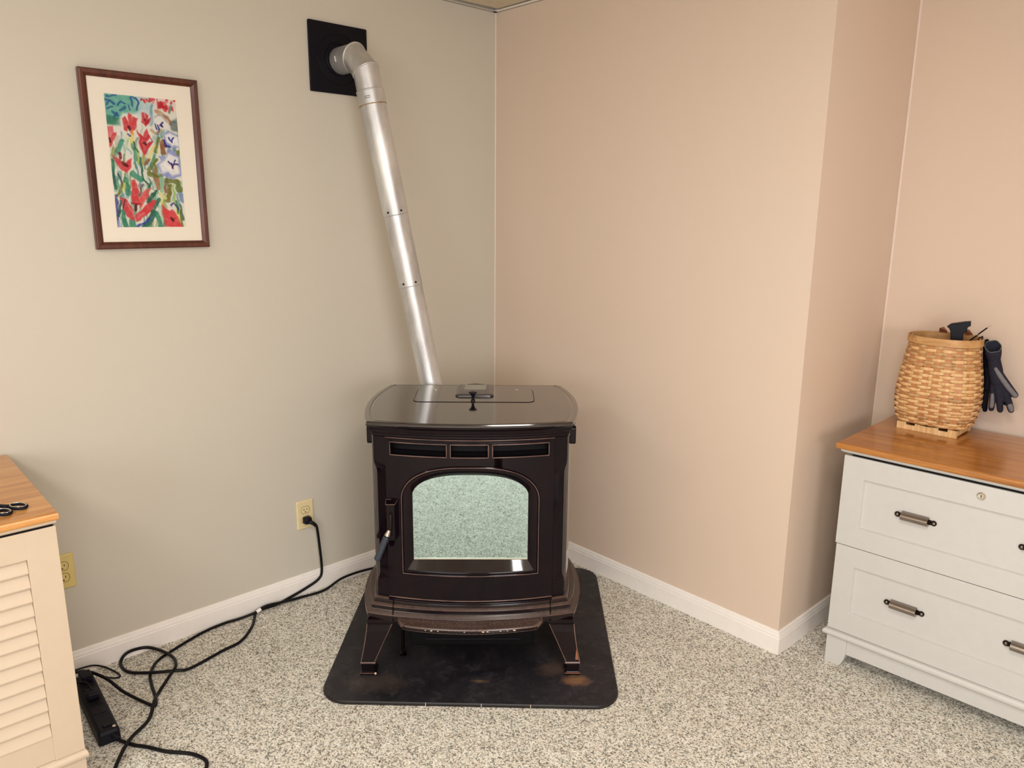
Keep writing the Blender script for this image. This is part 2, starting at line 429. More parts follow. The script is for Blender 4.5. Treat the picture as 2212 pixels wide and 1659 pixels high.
# ------------------------------------------------------------------ hearth pad
SO = Vector((0.87557, -0.87268, 0)); SR = math.radians(48)
pad = thing('hearth_pad', 'black rounded hearth pad with rusty and dusty stains under the pellet stove', 'hearth pad', SO, SR+math.radians(-2.0))
def padloop(ins, z):
    return [(x, y, z) for x, y in rrect(-0.462+ins, 0.466-ins, -0.150+ins, 0.775-ins, 0.085-ins, 9)]
MB().loops([padloop(0.002, 0.0005), padloop(0, 0.003), padloop(0, 0.010), padloop(0.0025, 0.0128)], True, False).build('pad_rim', 'pad_edge', pad, smooth=True)
MB().loops([padloop(0.0024, 0.011), padloop(0.0025, 0.0128), padloop(0.006, 0.013)]).build('pad_top', 'pad', pad)
for sx in (-0.13, 0.04, 0.19):
    MB().box(sx, sx+0.002, -0.1506, -0.148, 0.002, 0.0125).build('rim_joint', 'chip', pad)

# ------------------------------------------------------------------ pellet stove (local x right, -y towards the room)
ST = thing('pellet_stove', 'black-brown enamelled pellet stove with arched glass door, standing in the corner', 'stove', SO, SR)
PZ = 0.013
CXS = -0.003
def plan(wf, yf, bow, wb, yb, bulge, z, nf=24, ns=14, nb=4):
    out = []
    for k in range(nf):                      # front, left to right
        t = -1+2*k/nf; out.append((CXS+wf*t, yf-bow*(1-t*t), z))
    for k in range(ns):
        t = k/ns; out.append((CXS+wf+(wb-wf)*t+bulge*4*t*(1-t), yf+(yb-yf)*t, z))
    for k in range(nb):
        t = 1-2*k/nb; out.append((CXS+wb*t, yb, z))
    for k in range(ns):
        t = 1-k/ns; out.append((CXS-(wf+(wb-wf)*t+bulge*4*t*(1-t)), yf+(yb-yf)*t, z))
    return out
def P(o, z, b=0.0):   # body outline grown by o
    return plan(0.302+o, 0.074-o, 0.048, 0.300+o, 0.500+o*0.3, 0.026+b, z)
def T(i, z, ix=0):    # top outline inset by i
    return plan(0.315-i-ix, 0.036+i, 0.037, 0.314-i-ix, 0.541-i, 0.037, z)
smooth_angle(MB().loops([plan(0.290, 0.105, 0.0, 0.288, 0.496, 0.026, z) for z in (0.24, 0.80)]).build('stove_body', 'enamel', ST), 30)
# side panels (bulged castings on the flanks)
for sg in (-1, 1):
    loops = []
    for z, o in ((0.252, 0.0), (0.256, 0.003), (0.792, 0.003), (0.796, 0.0)):
        L = []
        for k in range(13):
            t = 0.03+0.94*k/12; L.append((CXS+sg*(0.302+o-0.002*t+0.026*4*t*(1-t)), 0.074+0.426*t, z))
        L += [(CXS+sg*0.28, 0.474, z), (CXS+sg*0.28, 0.09, z)]
        loops.append(L)
    smooth_angle(MB().loops(loops).build('side_panel', 'enamel_top', ST), 30)
    # vertical latch tab high on the flank
    tab = rrect(0.158, 0.182, 0.742, 0.802, 0.009)
    MB().prism(tab, 'x', CXS+sg*0.318, CXS+sg*0.337).build('side_latch', 'enamel', ST, bevel=0.003)
# corner posts with stopped chamfer
for sg in (-1, 1):
    L = []
    zs = [0.252, 0.262, 0.30, 0.308, 0.318, 0.33, 0.345, 0.66, 0.675, 0.688, 0.70, 0.715, 0.785, 0.795]
    for z in zs:
        if z <= 0.30 or z >= 0.715: ch = 0.0025
        else:
            e = min((z-0.30)/0.03, (0.715-z)/0.045, 1); ch = 0.0025+0.022*math.sin(e*PI/2)
        xo = 0.303; xi = 0.262
        L.append([(CXS+sg*xi, 0.064, z), (CXS+sg*(xo-ch), 0.0755, z), (CXS+sg*(xo-ch*.45), 0.0755+ch*.32, z), (CXS+sg*xo, 0.0755+ch, z), (CXS+sg*xo, 0.115, z), (CXS+sg*xi, 0.115, z)])
    MB().loops(L).build('corner_post', 'enamel', ST, bevel=0.0015)
    MB().tube([(CXS+sg*0.3045, 0.088, 0.30), (CXS+sg*0.3045, 0.088, 0.79)], 0.0012, 6).build('post_edge_bead', 'enamel_edge', ST)
# cornice under the top
smooth_angle(MB().loops([P(-0.004, 0.794), P(0.003, 0.798), P(0.003, 0.806), P(0.006, 0.809), P(0.006, 0.813), P(0.009, 0.817), P(0.010, 0.822), P(0.013, 0.828),
     P(0.018, 0.833), P(0.018, 0.8365), P(0.008, 0.838)]).build('cornice', 'enamel', ST), 28)
# top plate with rolled side lips
smooth_angle(MB().loops([T(0.010, 0.8365), T(0.002, 0.838), T(0, 0.841), T(0, 0.847), T(0.0015, 0.8500), T(0.004, 0.851), T(0.006, 0.851, 0.010), T(0.007, 0.8498, 0.012), T(0.008, 0.8498, 0.014), T(0.009, 0.851, 0.016)]).build('top_plate', 'enamel_top', ST), 14)
lid_out = rrect(-0.205, 0.205, 0.275, 0.474, 0.026)
lid_in = rrect(-0.2025, 0.2025, 0.2775, 0.4715, 0.0245)
MB().loops([[(x, y, 0.8512) for x, y in lid_out], [(x, y, 0.8516) for x, y in lid_out], [(x, y, 0.8514) for x, y in lid_in]], True, True).build('lid_seam', 'dark', ST)
lid = MB().loops([[(x, y, 0.8512) for x, y in lid_in], [(x, y, 0.8522) for x, y in lid_in], [(x*.996, 0.3745+(y-0.3745)*.992, 0.8527) for x, y in lid_in]]).build('hopper_lid', 'enamel_top', ST)
for x in (-0.142, 0.148):
    MB().lathe([(0.0075, 0), (0.0075, 0.0015), (0.005, 0.003)], 12, (x, 0.452, 0.8525)).build('lid_screw', 'chrome', lid)
kn = MB().lathe([(0.004, 0.0), (0.004, 0.010), (0.0045, 0.014), (0.008, 0.0225), (0.0138, 0.0265), (0.0138, 0.029), (0.010, 0.0302)], 20, (CXS, 0.292, 0.8527)).build('lid_knob', 'black_plastic', lid, smooth=True)
MB().lathe([(0.0072, 0), (0.0072, 0.004), (0.005, 0.0055)], 6, (CXS, 0.292, 0.8527)).build('knob_nut', 'pewter_dark', lid)
# control panel
def cp(ins, z):
    pts = []
    for x, y in rrect(-0.066+ins, 0.066-ins, 0.346+ins, 0.516-ins, 0.014):
        if y < 0.354: y -= 0.006*max(0, 1-(x/0.05)**2)
        pts.append((x, y, z))
    return pts
pn = MB().loops([cp(0.002, 0.8520), cp(0, 0.8532), cp(0, 0.857), cp(0.003, 0.8596), cp(0.010, 0.8606)]).build('control_panel', 'plastic_grey', ST, smooth=True)
smooth_angle(pn, 50)
MB().loops([[(x, y, z) for x, y in rrect(-0.038, 0.038, 0.424, 0.502, 0.004)] for z in (0.860, 0.8611)]).build('display_screen', 'screen', pn)
MB().tube(catmull([(-0.03, 0.500, 0.8612), (0, 0.5085, 0.8612), (0.03, 0.500, 0.8612)], 6), 0.0014, 6).build('display_trim', 'plastic_grey', pn)

# door: bowed casting with three vent openings and an arched window opening
def face(u): return 0.066-0.047*(1-((u-CXS)/0.30)**2)
def archz(u, w, zs, zt, p=2.7, q=2.0):
    k = min(1.0, abs((u-CXS)/w)); return zs+(zt-zs)*(max(0.0, 1-k**p))**(1/q)
dm = MB()
def band(u0, u1, f0, f1, n):
    L = []
    for k in range(n+1):
        u = u0+(u1-u0)*k/n; y = face(u); a = f0(u) if callable(f0) else f0; b = f1(u) if callable(f1) else f1
        L.append([(u, y, a), (u, y+0.022, a), (u, y+0.022, b), (u, y, b)])
    dm.loops(L)
DL, DR = -0.266, 0.258
band(DL, DR, 0.254, 0.350, 24)
band(DL, -0.218, 0.350, 0.741, 3); band(0.212, DR, 0.350, 0.741, 3)
L_us = [-0.218+0.43*(0.5-0.5*math.cos(PI*k/30)) for k in range(31)]
for a, b in zip(L_us[:-1], L_us[1:]): band(a, b, lambda u: archz(u, 0.2165, 0.60, 0.712), 0.741, 1)
for a, b in ((DL, -0.2505), (-0.0745, -0.0625), (0.0535, 0.0665), (0.2405, DR)): band(a, b, 0.741, 0.781, 2)
band(DL, DR, 0.781, 0.796, 24)
me = dm.mesh('door')
bm = bmesh.new(); bm.from_mesh(me); bmesh.ops.remove_doubles(bm, verts=bm.verts, dist=0.00005); bm.to_mesh(me); bm.free()
DOOR = smooth_angle(obj('stove_door', me, 'enamel', ST), 25)
def strip_u(u0, u1, z, dy, r, n=24): return [(u0+(u1-u0)*k/n, face(u0+(u1-u0)*k/n)+dy, z) for k in range(n+1)]
# stepped bead along the door foot, vent trims
for z, dy, r, mt in ((0.2535, -0.001, 0.0042, 'enamel'), (0.2615, 0.0, 0.0020, 'enamel_edge')):
    MB().tube(strip_u(DL, DR, z, dy, r), r, 8).build('door_foot_bead', mt, DOOR, smooth=True)
MB().tube(strip_u(-0.256, 0.2445, 0.7875, 0.0, 0.002), 0.0022, 8).build('vent_top_bead', 'enamel', DOOR, smooth=True)
MB().tube(strip_u(DL, DR, 0.7955, 0.0, 0.002), 0.0015, 8).build('door_top_bead', 'enamel_edge', DOOR, smooth=True)
for u0, u1 in ((-0.2505, -0.0745), (-0.0625, 0.0535), (0.0665, 0.2405)):
    # scooped pocket behind each opening
    L = []
    for k in range(9):
        u = u0+(u1-u0)*k/8; y = face(u)
        L.append([(u, y+0.002, 0.782), (u, y+0.038, 0.782), (u, y+0.040, 0.768), (u, y+0.034, 0.752), (u, y+0.018, 0.743), (u, y+0.002, 0.7405)])
    v = MB(); v.loops(L, True, True, closed=False); v.build('vent_pocket', 'dark', DOOR)
    rim = [(u0+(u1-u0)*k/8, 0.7405) for k in range(9)]+[(u1, 0.755), (u1, 0.768)]+[(u1-(u1-u0)*k/8, 0.7815) for k in range(9)]+[(u0, 0.768), (u0, 0.755)]
    MB().tube([(u, face(u), z) for u, z in rim], 0.0018, 6, closed=True).build('vent_rim', 'enamel_edge', DOOR, smooth=True)
# window surround: lofted loops from raised bead down to the glass
def arch_loop(w, zb, zs, zt, yf):
    pts = []
    for k in range(10): pts.append((CXS-w, zb+(zs-zb)*k/10))
    for k in range(40):
        t = -math.cos(PI*k/40); u = CXS+w*t; pts.append((u, archz(u, w, zs, zt)))
    for k in range(10): pts.append((CXS+w, zs-(zs-zb)*k/10))
    for k in range(16): pts.append((CXS+w-2*w*k/16, zb))
    return [(u, yf(u) if callable(yf) else yf, z) for u, z in pts]
wl = [arch_loop(0.219, 0.346, 0.60, 0.7145, lambda u: face(u)+0.001), arch_loop(0.2175, 0.3475, 0.60, 0.713, lambda u: face(u)-0.004), arch_loop(0.2145, 0.350, 0.60, 0.710, lambda u: face(u)-0.006),
      arch_loop(0.2115, 0.353, 0.60, 0.707, lambda u: face(u)-0.005), arch_loop(0.2095, 0.3545, 0.60, 0.705, lambda u: face(u)-0.001), arch_loop(0.205, 0.357, 0.60, 0.700, lambda u: face(u)-0.001),
      arch_loop(0.200, 0.361, 0.60, 0.696, lambda u: face(u)+0.001), arch_loop(0.1815, 0.3895, 0.607, 0.6735, 0.054), arch_loop(0.1815, 0.3895, 0.607, 0.6735, 0.060)]
swl = MB().loops(wl, False, False)
n_ = len(wl[0]); sill = set()
for i in range(60, n_): sill.add((6*n_+i, 6*n_+(i+1) % n_, 7*n_+(i+1) % n_, 7*n_+i))
sf = [f for f in swl.f if f in sill]; swl.f = [f for f in swl.f if f not in sill]
assert len(sf) == n_-60
smooth_angle(swl.build('window_surround', 'enamel', DOOR), 32)
sm_ = MB(); sm_.v = list(swl.v); sm_.f = sf
smm = sm_.mesh('window_sill'); bm = bmesh.new(); bm.from_mesh(smm)
bmesh.ops.delete(bm, geom=[v for v in bm.verts if not v.link_faces], context='VERTS'); bm.to_mesh(smm); bm.free()
obj('window_sill', smm, 'enamel_gloss', DOOR, smooth=True)
MB().tube([p for p in wl[2]], 0.0013, 6, closed=True).build('surround_edge_bead', 'enamel_edge', DOOR, smooth=True)
g = arch_loop(0.184, 0.386, 0.607, 0.676, 0.0572)
MB().loops([g, [(x, y+0.003, z) for x, y, z in g]]).build('door_glass', 'mirror', DOOR)
MB().box(CXS-0.181, CXS+0.181, 0.0535, 0.0575, 0.3895, 0.3925).build('glass_gasket', 'steel_bare', DOOR)
# handle
hb = MB(); hb.loops([[(-0.262, face(-0.25)-0.024, 0.466), (-0.238, face(-0.25)-0.024, 0.466), (-0.234, 0.056, 0.462), (-0.266, 0.056, 0.462)],
                     [(-0.262, face(-0.25)-0.024, 0.580), (-0.238, face(-0.25)-0.024, 0.580), (-0.234, 0.056, 0.580), (-0.266, 0.056, 0.580)],
                     [(-0.264, face(-0.25)-0.026, 0.586), (-0.236, face(-0.25)-0.026, 0.586), (-0.230, 0.054, 0.593), (-0.268, 0.054, 0.593)]])
lb = hb.build('latch_bracket', 'enamel', DOOR, bevel=0.002)
yb_ = face(-0.25)-0.026
MB().tube([(-0.264, yb_, 0.5865), (-0.236, yb_, 0.5865), (-0.230, 0.052, 0.5935), (-0.268, 0.052, 0.5935)], 0.0014, 6, closed=True).build('bracket_edge_bead', 'enamel_edge', lb)
MB().prism(rrect(-0.2555, -0.2445, 0.482, 0.562, 0.005), 'y', yb_+0.001, yb_+0.003).build('latch_slot', 'dark', lb)
hd = MB().tube(catmull([(-0.2495, yb_-0.001, 0.556), (-0.2500, yb_-0.006, 0.535), (-0.2505, yb_-0.008, 0.515), (-0.254, yb_-0.010, 0.504)], 5), [0.0048]*16, 10).build('door_handle', 'pewter_dark', DOOR, smooth=True)
hp0 = Vector((-0.2535, yb_-0.010, 0.506)); hp1 = Vector((-0.294, yb_-0.022, 0.410)); hd_ = (hp1-hp0).normalized()
MB().tube([hp0, hp0+hd_*0.020], [0.005, 0.0092], 14).build('handle_ferrule', 'steel_bare', hd, smooth=False)
MB().tube([hp0+hd_*0.019, hp0+hd_*0.022], [0.0108, 0.0108], 14).build('handle_collar', 'iron', hd)
gp = MB()
pts = [hp0+hd_*t for t in (0.022, 0.026, 0.06, 0.098, 0.103)]
gp.tube(pts, [0.0085, 0.0098, 0.0104, 0.0108, 0.0085], 12); gp.build('handle_grip', 'grip', hd)
# skirt: stepped plinth mouldings
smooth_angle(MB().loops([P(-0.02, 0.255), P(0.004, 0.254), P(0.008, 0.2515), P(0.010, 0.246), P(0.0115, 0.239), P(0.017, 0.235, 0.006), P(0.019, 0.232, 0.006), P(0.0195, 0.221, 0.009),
      P(0.022, 0.217, 0.011), P(0.029, 0.211, 0.013), P(0.031, 0.207, 0.014), P(0.031, 0.198, 0.014), P(0.028, 0.1955, 0.013), P(0.028, 0.188, 0.013), P(0.0, 0.186)]).build('plinth', 'enamel_painted_sheen', ST), 26)
for z, o, b in ((0.2525, 0.0055, 0), (0.2335, 0.0182, 0.006), (0.2095, 0.0302, 0.0133)):
    L = P(o, z, b)[:39]; L2 = P(o, z, b)[-14:]
    MB().tube(L2+L, 0.0013, 6).build('plinth_edge_bead', 'enamel_edge', ST, smooth=True)
for u in (-0.252, 0.2535):
    t = (u-CXS)/0.302; yy = 0.074-0.048*(1-t*t)
    MB().tube([(u, yy-0.003, 0.253), (u, yy-0.0135, 0.246), (u, yy-0.016, 0.238), (u, yy-0.023, 0.232), (u, yy-0.0245, 0.221), (u, yy-0.035, 0.208), (u, yy-0.035, 0.190)], 0.0022, 6).build('plinth_seam', 'dark', ST)
# ash lip shelf
def lip(ins, z):
    pts = []
    w, yb, yf, r = 0.232-ins, 0.05, -0.028+ins, 0.032
    for k in range(25):
        t = -1+2*k/24; u = w*t
        d = (1-abs(t))*w
        rd = r-math.sqrt(max(0, r*r-(r-min(d, r))**2)) if d < r else 0
        pts.append((CXS+u, yf-0.034*(1-t*t)+rd, z))
    pts += [(CXS+w, yb, z), (CXS-w, yb, z)]
    return pts
lp = MB().loops([lip(0.006, 0.190), lip(0.001, 0.192), lip(0, 0.196), lip(0, 0.204), lip(0.002, 0.2075), lip(0.006, 0.208), lip(0.012, 0.2055), lip(0.03, 0.2055)]).build('ash_lip', 'dusty', ST)
smooth_angle(lp, 40)
MB().tube(lip(0, 0.199)[1:-3], 0.0035, 8).build('lip_edge', 'enamel', lp, smooth=True)
for k in range(11):
    t = random.uniform(-0.75, 0.75); s_ = random.uniform(0.0015, 0.0035)
    q = lip(-0.0025, 0.2035)[int((t+1)*12)]
    MB().ell((q[0]+random.uniform(-.004, .004), q[1]+0.0006, q[2]-0.0015), s_*1.5, 0.0012, s_*0.8, 7, 5).build('enamel_chip', 'chip', lp)
# ash pan under the lip
MB().box(CXS-0.200, CXS+0.206, 0.065, 0.40, 0.078, 0.19).build('ash_pan', 'dark', ST, bevel=0.004)
MB().box(CXS-0.150, CXS+0.160, 0.062, 0.066, 0.100, 0.104).build('pan_ledge', 'iron', ST, bevel=0.001)
MB().lathe([(0.012, PZ), (0.012, PZ+0.006), (0.0065, PZ+0.009), (0.005, 0.19)], 10, (-0.235, 0.115, 0)).build('leveling_rod', 'pewter_dark', ST)
# legs
def leg(sg, front=True):
    L = []
    prof = [(0.190, 0.247, 0.334, 0.032, 0.100), (0.176, 0.247, 0.335, 0.030, 0.100), (0.174, 0.254, 0.334, 0.034, 0.098), (0.150, 0.265, 0.336, 0.028, 0.090), (0.120, 0.280, 0.340, 0.019, 0.076), (0.090, 0.2935, 0.345, 0.010, 0.062), (0.062, 0.307, 0.3505, 0.002, 0.050), (0.058, 0.309, 0.351, 0.001, 0.048)]
    for z, a, b, y0, y1 in prof:
        if not front: y0, y1 = 0.515-y1+0.03, 0.515-y0+0.03
        L.append([(CXS+sg*a, y0, z), (CXS+sg*b, y0, z), (CXS+sg*b, y1, z), (CXS+sg*a, y1, z)])
    o = MB().loops(L).build('leg', 'enamel', ST, bevel=0.003)
    # light worn arrises up the leg
    for idx in (0, 1):
        MB().tube([l[idx] for l in L[2:]], 0.0016, 6).build('leg_edge_bead', 'enamel_edge', o)
    y0, y1 = (0.0, 0.050) if front else (0.495, 0.545)
    MB().box(*sorted((CXS+sg*0.3045, CXS+sg*0.3545)), y0-0.003, y1+0.002, 0.052, 0.0585).build('ankle_band', 'enamel_edge', o, bevel=0.002)
    MB().loops([[(CXS+sg*x, y, z) for x, y in ((a, y0+c), (b, y0+c), (b, y1-c), (a, y1-c))] for z, a, b, c in ((PZ, 0.305, 0.3555, -0.003), (PZ+0.006, 0.305, 0.3555, -0.003), (PZ+0.009, 0.310, 0.351, 0.002), (0.053, 0.310, 0.351, 0.002))]).build('foot', 'enamel', o, bevel=0.0012)
    MB().tube([(CXS+sg*0.305, y0-0.003, PZ+0.0065), (CXS+sg*0.3555, y0-0.003, PZ+0.0065)], 0.0014, 6).build('foot_edge_bead', 'enamel_edge' if sg < 0 else 'rust', o)
    return o, L
for sg in (-1, 1):
    o, L = leg(sg)
    if sg > 0:
        MB().loops([[(CXS+0.338, 0.0008, 0.066), (CXS+0.348, 0.0008, 0.066), (CXS+0.345, 0.0055, 0.083), (CXS+0.3415, 0.0110, 0.097)], [(CXS+0.338, 0.006, 0.066), (CXS+0.348, 0.006, 0.066), (CXS+0.345, 0.011, 0.083), (CXS+0.3415, 0.016, 0.097)]]).build('rust_chip', 'rust', o)
    else:
        MB().ell((CXS-0.306, -0.003, PZ+0.006), 0.004, 0.003, 0.004, 8, 6).build('enamel_chip', 'chip', o)
    leg(sg, False)

# ------------------------------------------------------------------ flue: wall plate and pipe
wp = thing('wall_thimble', 'square black wall plate around the stove pipe, high on the sage wall', 'wall plate', (0, -0.7555, 2.0))
MB().prism(rrect(-0.117, 0.117, -0.117, 0.117, 0.004, 3), 'x', 0.0005, 0.011).build('plate', 'plate_black', wp, bevel=0.002)
MB().tube([(0.011, 0.086*math.cos(a), 0.086*math.sin(a)) for a in [2*PI*k/40 for k in range(40)]], 0.0025, 8, closed=True).build('embossed_ring', 'plate_black', wp, smooth=True)
MB().tube([(0.012, 0.053*math.cos(a), 0.053*math.sin(a)+0.0) for a in [2*PI*k/40 for k in range(40)]], 0.004, 8, closed=True).build('pipe_collar', 'plate_black', wp, smooth=True)
for yy in (-0.105, 0.105):
    for zz in (-0.105, 0.105):
        MB().cyl((0.010, yy, zz), (0.013, yy, zz), 0.004, n=10).build('plate_screw', 'pewter_dark', wp)

PR = 0.0455
pipe = thing('stove_pipe', 'galvanised pipe with a bent elbow, leaning from the wall plate down behind the stove', 'stove pipe', (0, 0, 0))
p1 = Vector((0.158, -0.752, 1.995)); pb = Vector((0.3152, -0.59835, 0.84087)); pd = (pb-p1).normalized()
ex = Vector((1, 0, 0)); a1 = p1-ex*0.052; a2 = p1+pd*0.052; md = (a2-a1).normalized()
def ringpts(c, nrm, axis, r, n=36):
    # circle of the tube with direction axis, cut by the plane (c, nrm)
    e = axis.cross(Vector((0, 0, 1)) if abs(axis.z) < 0.9 else Vector((0, 1, 0))).normalized(); g2 = axis.cross(e); out = []
    for k in range(n):
        q = c+r*(math.cos(2*PI*k/n)*e+math.sin(2*PI*k/n)*g2)
        q = q+axis*((c-q).dot(nrm)/axis.dot(nrm)); out.append(q)
    return out
def seg(name, c0, n0, c1, n1, axis, r, mat='galv', r1=None):
    return MB().loops([ringpts(c0, n0, axis, r), ringpts(c1, n1, axis, r1 or r)]).build(name, mat, pipe)
b1 = (ex+md).normalized(); b2 = (md+pd).normalized()
st0 = Vector((0.013, p1.y, p1.z))
smooth_angle(seg('elbow_section', st0, ex, a1, b1, ex, PR), 40)
smooth_angle(seg('elbow_section', a1, b1, a2, b2, md, PR+0.0005), 40)
e3 = p1+pd*0.118
smooth_angle(seg('elbow_section', a2, b2, e3, pd, pd, PR), 40)
def bead(c, nrm, axis, r, rr, name='pipe_bead', mat='galv'):
    return MB().tube(ringpts(c, nrm, axis, r), rr, 8, closed=True).build(name, mat, pipe, smooth=True)
bead(a1, b1, ex, PR, 0.0034); bead(a2, b2, pd, PR, 0.0034)
bead(e3, pd, pd, PR+0.0005, 0.003)
s1 = p1+pd*0.165
smooth_angle(seg('pipe_collar', e3, pd, s1, pd, pd, PR+0.0022), 40)
bead(s1, pd, pd, PR+0.0012, 0.0018, 'rusty_seam', 'seam')
j1, j2, j3 = 0.546, 0.802, 1.50
for s0_, s1_, r in ((0.160, j1, PR), (j1-0.01, j2, PR-0.0022), (j2-0.01, j3, PR-0.0038)):
    sc_ = smooth_angle(seg('pipe_section', p1+pd*s0_, pd, p1+pd*s1_, pd, pd, r), 40)
    # folded lengthwise seam
    e = pd.cross(Vector((0, 0, 1))).normalized(); g2 = pd.cross(e)
    an = 2.4; off = (math.cos(an)*e+math.sin(an)*g2)*r
    MB().tube([p1+pd*(s0_+0.005)+off, p1+pd*(s1_-0.005)+off], 0.0018, 6).build('lengthwise_seam', 'galv', sc_)
for jj, r in ((j1, PR), (j2, PR-0.0022)):
    bead(p1+pd*jj, pd, pd, r, 0.0016, 'pipe_bead')
    e = pd.cross(Vector((0, 0, 1))).normalized(); g2 = pd.cross(e)
    for an in (0.4, 2.2, 4.1, 5.6):
        o_ = math.cos(an)*e+math.sin(an)*g2; c_ = p1+pd*(jj-0.012)+o_*(r-0.001)
        MB().tube([c_, c_+o_*0.004], [0.0042, 0.003], 8).build('pipe_screw', 'pewter_dark', pipe)
# small embossed label clip on the collar and white mark on the stub
tc = Vector((0.6, -0.75, 0.1)).normalized(); q = p1+pd*0.143; tq = (tc-pd*tc.dot(pd)).normalized(); sq = pd.cross(tq)
MB().tube([q+tq*(PR+.0025)+sq*x+pd*y for x, y in ((-.009, -.003), (.009, -.003), (.009, .003), (-.009, .003))], 0.0008, 5, closed=True).build('stamped_mark', 'pewter_dark', pipe)
ms = [Vector((0.050+0.001*k, p1.y-math.sin(a)*(PR+0.0004), p1.z-math.cos(a)*-(PR+0.0004))) for k, a in enumerate([1.45+0.1*k for k in range(5)])]
MB().tube(ms, 0.0016, 5).build('paint_mark', 'trim', pipe)

# ------------------------------------------------------------------ framed painting
pic = thing('framed_painting', 'tulip watercolour in a reddish-brown wood frame with cream mat, on the sage wall', 'picture', (0, -1.4445, 1.6115))
PW, PH, FB = 0.170, 0.2585, 0.0215   # half sizes, frame bar
# local axes: y along the wall (right = +y), z up, x out from the wall
def rail(pts4):
    L = []
    for x0 in (0.003, 0.021, 0.024):
        pass
    a, b, c, d = pts4   # outer a->b, inner c->d
    m = MB()
    def sec(o, i):
        o = Vector(o); i = Vector(i); f = lambda t: o+(i-o)*t
        return [(0.003, *f(0)), (0.020, *f(0)), (0.0235, *f(0.18)), (0.0225, *f(0.6)), (0.016, *f(1)), (0.003, *f(1))]
    m.loops([sec(a, c), sec(b, d)])
    return m.build('frame_rail', 'frame_wood', pic, bevel=0.001)
o4 = [(-PW, -PH), (PW, -PH), (PW, PH), (-PW, PH)]; i4 = [(-PW+FB, -PH+FB), (PW-FB, -PH+FB), (PW-FB, PH-FB), (-PW+FB, PH-FB)]
for k in range(4): rail((o4[k], o4[(k+1) % 4], i4[k], i4[(k+1) % 4]))
AW, AH = 0.1025, 0.193; AC = -0.002
mt = MB()
oo = [(-PW+0.01, -PH+0.01), (PW-0.01, -PH+0.01), (PW-0.01, PH-0.01), (-PW+0.01, PH-0.01)]
ii = [(AC-AW, -AH), (AC+AW, -AH), (AC+AW, AH), (AC-AW, AH)]
mt.loops([[(0.011, *p) for p in oo], [(0.013, *p) for p in oo], [(0.013, *p) for p in ii], [(0.0115, p[0]*1.0, p[1]) for p in ii], [(0.011, *p) for p in ii]], False, False)
mt.build('mat_board', 'mat_board', pic)
MB().box(0.0142, 0.0152, -PW+0.012, PW-0.012, -PH+0.012, PH-0.012).build('picture_glass', 'pane', pic)
MB().box(0.002, 0.009, -PW+0.006, PW-0.006, -PH+0.006, PH-0.006).build('backing_board', 'dark', pic)

# painting pigment laid on a fine mesh as a colour attribute (flat print)
NX, NY = 150, 282
S, Tt = np.meshgrid(np.linspace(0, 1, NX), np.linspace(0, 1, NY))
HM = (0.001563832, -0.0001674, -0.451043313, -9.104e-05, 0.000849704, -0.221529934, -8.787e-05, -3.1359e-05)
def st(p):
    x, y = p; d = HM[6]*x+HM[7]*y+1
    return ((HM[0]*x+HM[1]*y+HM[2])/d, (HM[3]*x+HM[4]*y+HM[5])/d)
ASP = AH/AW
img = np.zeros((NY, NX, 3)); img[:] = (232, 232, 218)
def vnoise(fx, fy, seed):
    r = np.random.RandomState(seed); gx, gy = int(fx)+2, int(fy)+2; G = r.rand(gy, gx)
    X = S*fx; Y = Tt*fy; xi = X.astype(int); yi = Y.astype(int); fx_ = X-xi; fy_ = Y-yi
    fx_ = fx_*fx_*(3-2*fx_); fy_ = fy_*fy_*(3-2*fy_)
    return (G[yi, xi]*(1-fx_)*(1-fy_)+G[yi, xi+1]*fx_*(1-fy_)+G[yi+1, xi]*(1-fx_)*fy_+G[yi+1, xi+1]*fx_*fy_)
WN = vnoise(26, 48, 1)*0.6+vnoise(60, 110, 2)*0.4
WX = (vnoise(14, 26, 5)-.5)*0.05; WY = (vnoise(14, 26, 6)-.5)*0.03
def lay(mask, col, a=1.0):
    global img
    k = np.clip(mask, 0, 1)*a*(0.72+0.5*WN); k = np.clip(k, 0, 1)[..., None]
    img = img*(1-k)+np.array(col, float)*k
def poly(pts, col, a=0.95, soft=0.012):
    q = [st(p) for p in pts]; xs = S+WX*.5; ys = Tt+WY*.5; inside = np.zeros(S.shape, bool); dmin = np.full(S.shape, 9.0)
    n = len(q)
    for i in range(n):
        (x1, y1), (x2, y2) = q[i], q[(i+1) % n]
        c = ((y1 > ys) != (y2 > ys)) & (xs < (x2-x1)*(ys-y1)/(y2-y1+1e-12)+x1); inside ^= c
        dx, dy = x2-x1, (y2-y1)*ASP; L2 = dx*dx+dy*dy+1e-9
        t = np.clip(((xs-x1)*dx+(ys-y1)*ASP*dy)/L2, 0, 1)
        dmin = np.minimum(dmin, np.hypot(xs-x1-t*dx, (ys-y1)*ASP-t*dy))
    d = np.where(inside, dmin, -dmin)
    lay(np.clip(d/soft+0.5, 0, 1), col, a)
def stroke(pts, wpx, col, a=0.9):
    q = [st(p) for p in pts]; wd = wpx/590.0/2; dmin = np.full(S.shape, 9.0); xs = S+WX*.6; ys = Tt+WY*.6
    for (x1, y1), (x2, y2) in zip(q[:-1], q[1:]):
        dx, dy = x2-x1, (y2-y1)*ASP; L2 = dx*dx+dy*dy+1e-9
        t = np.clip(((xs-x1)*dx+(ys-y1)*ASP*dy)/L2, 0, 1)
        dmin = np.minimum(dmin, np.hypot(xs-x1-t*dx, (ys-y1)*ASP-t*dy))
    lay(np.clip((wd-dmin)/0.008+0.5, 0, 1), col, a)
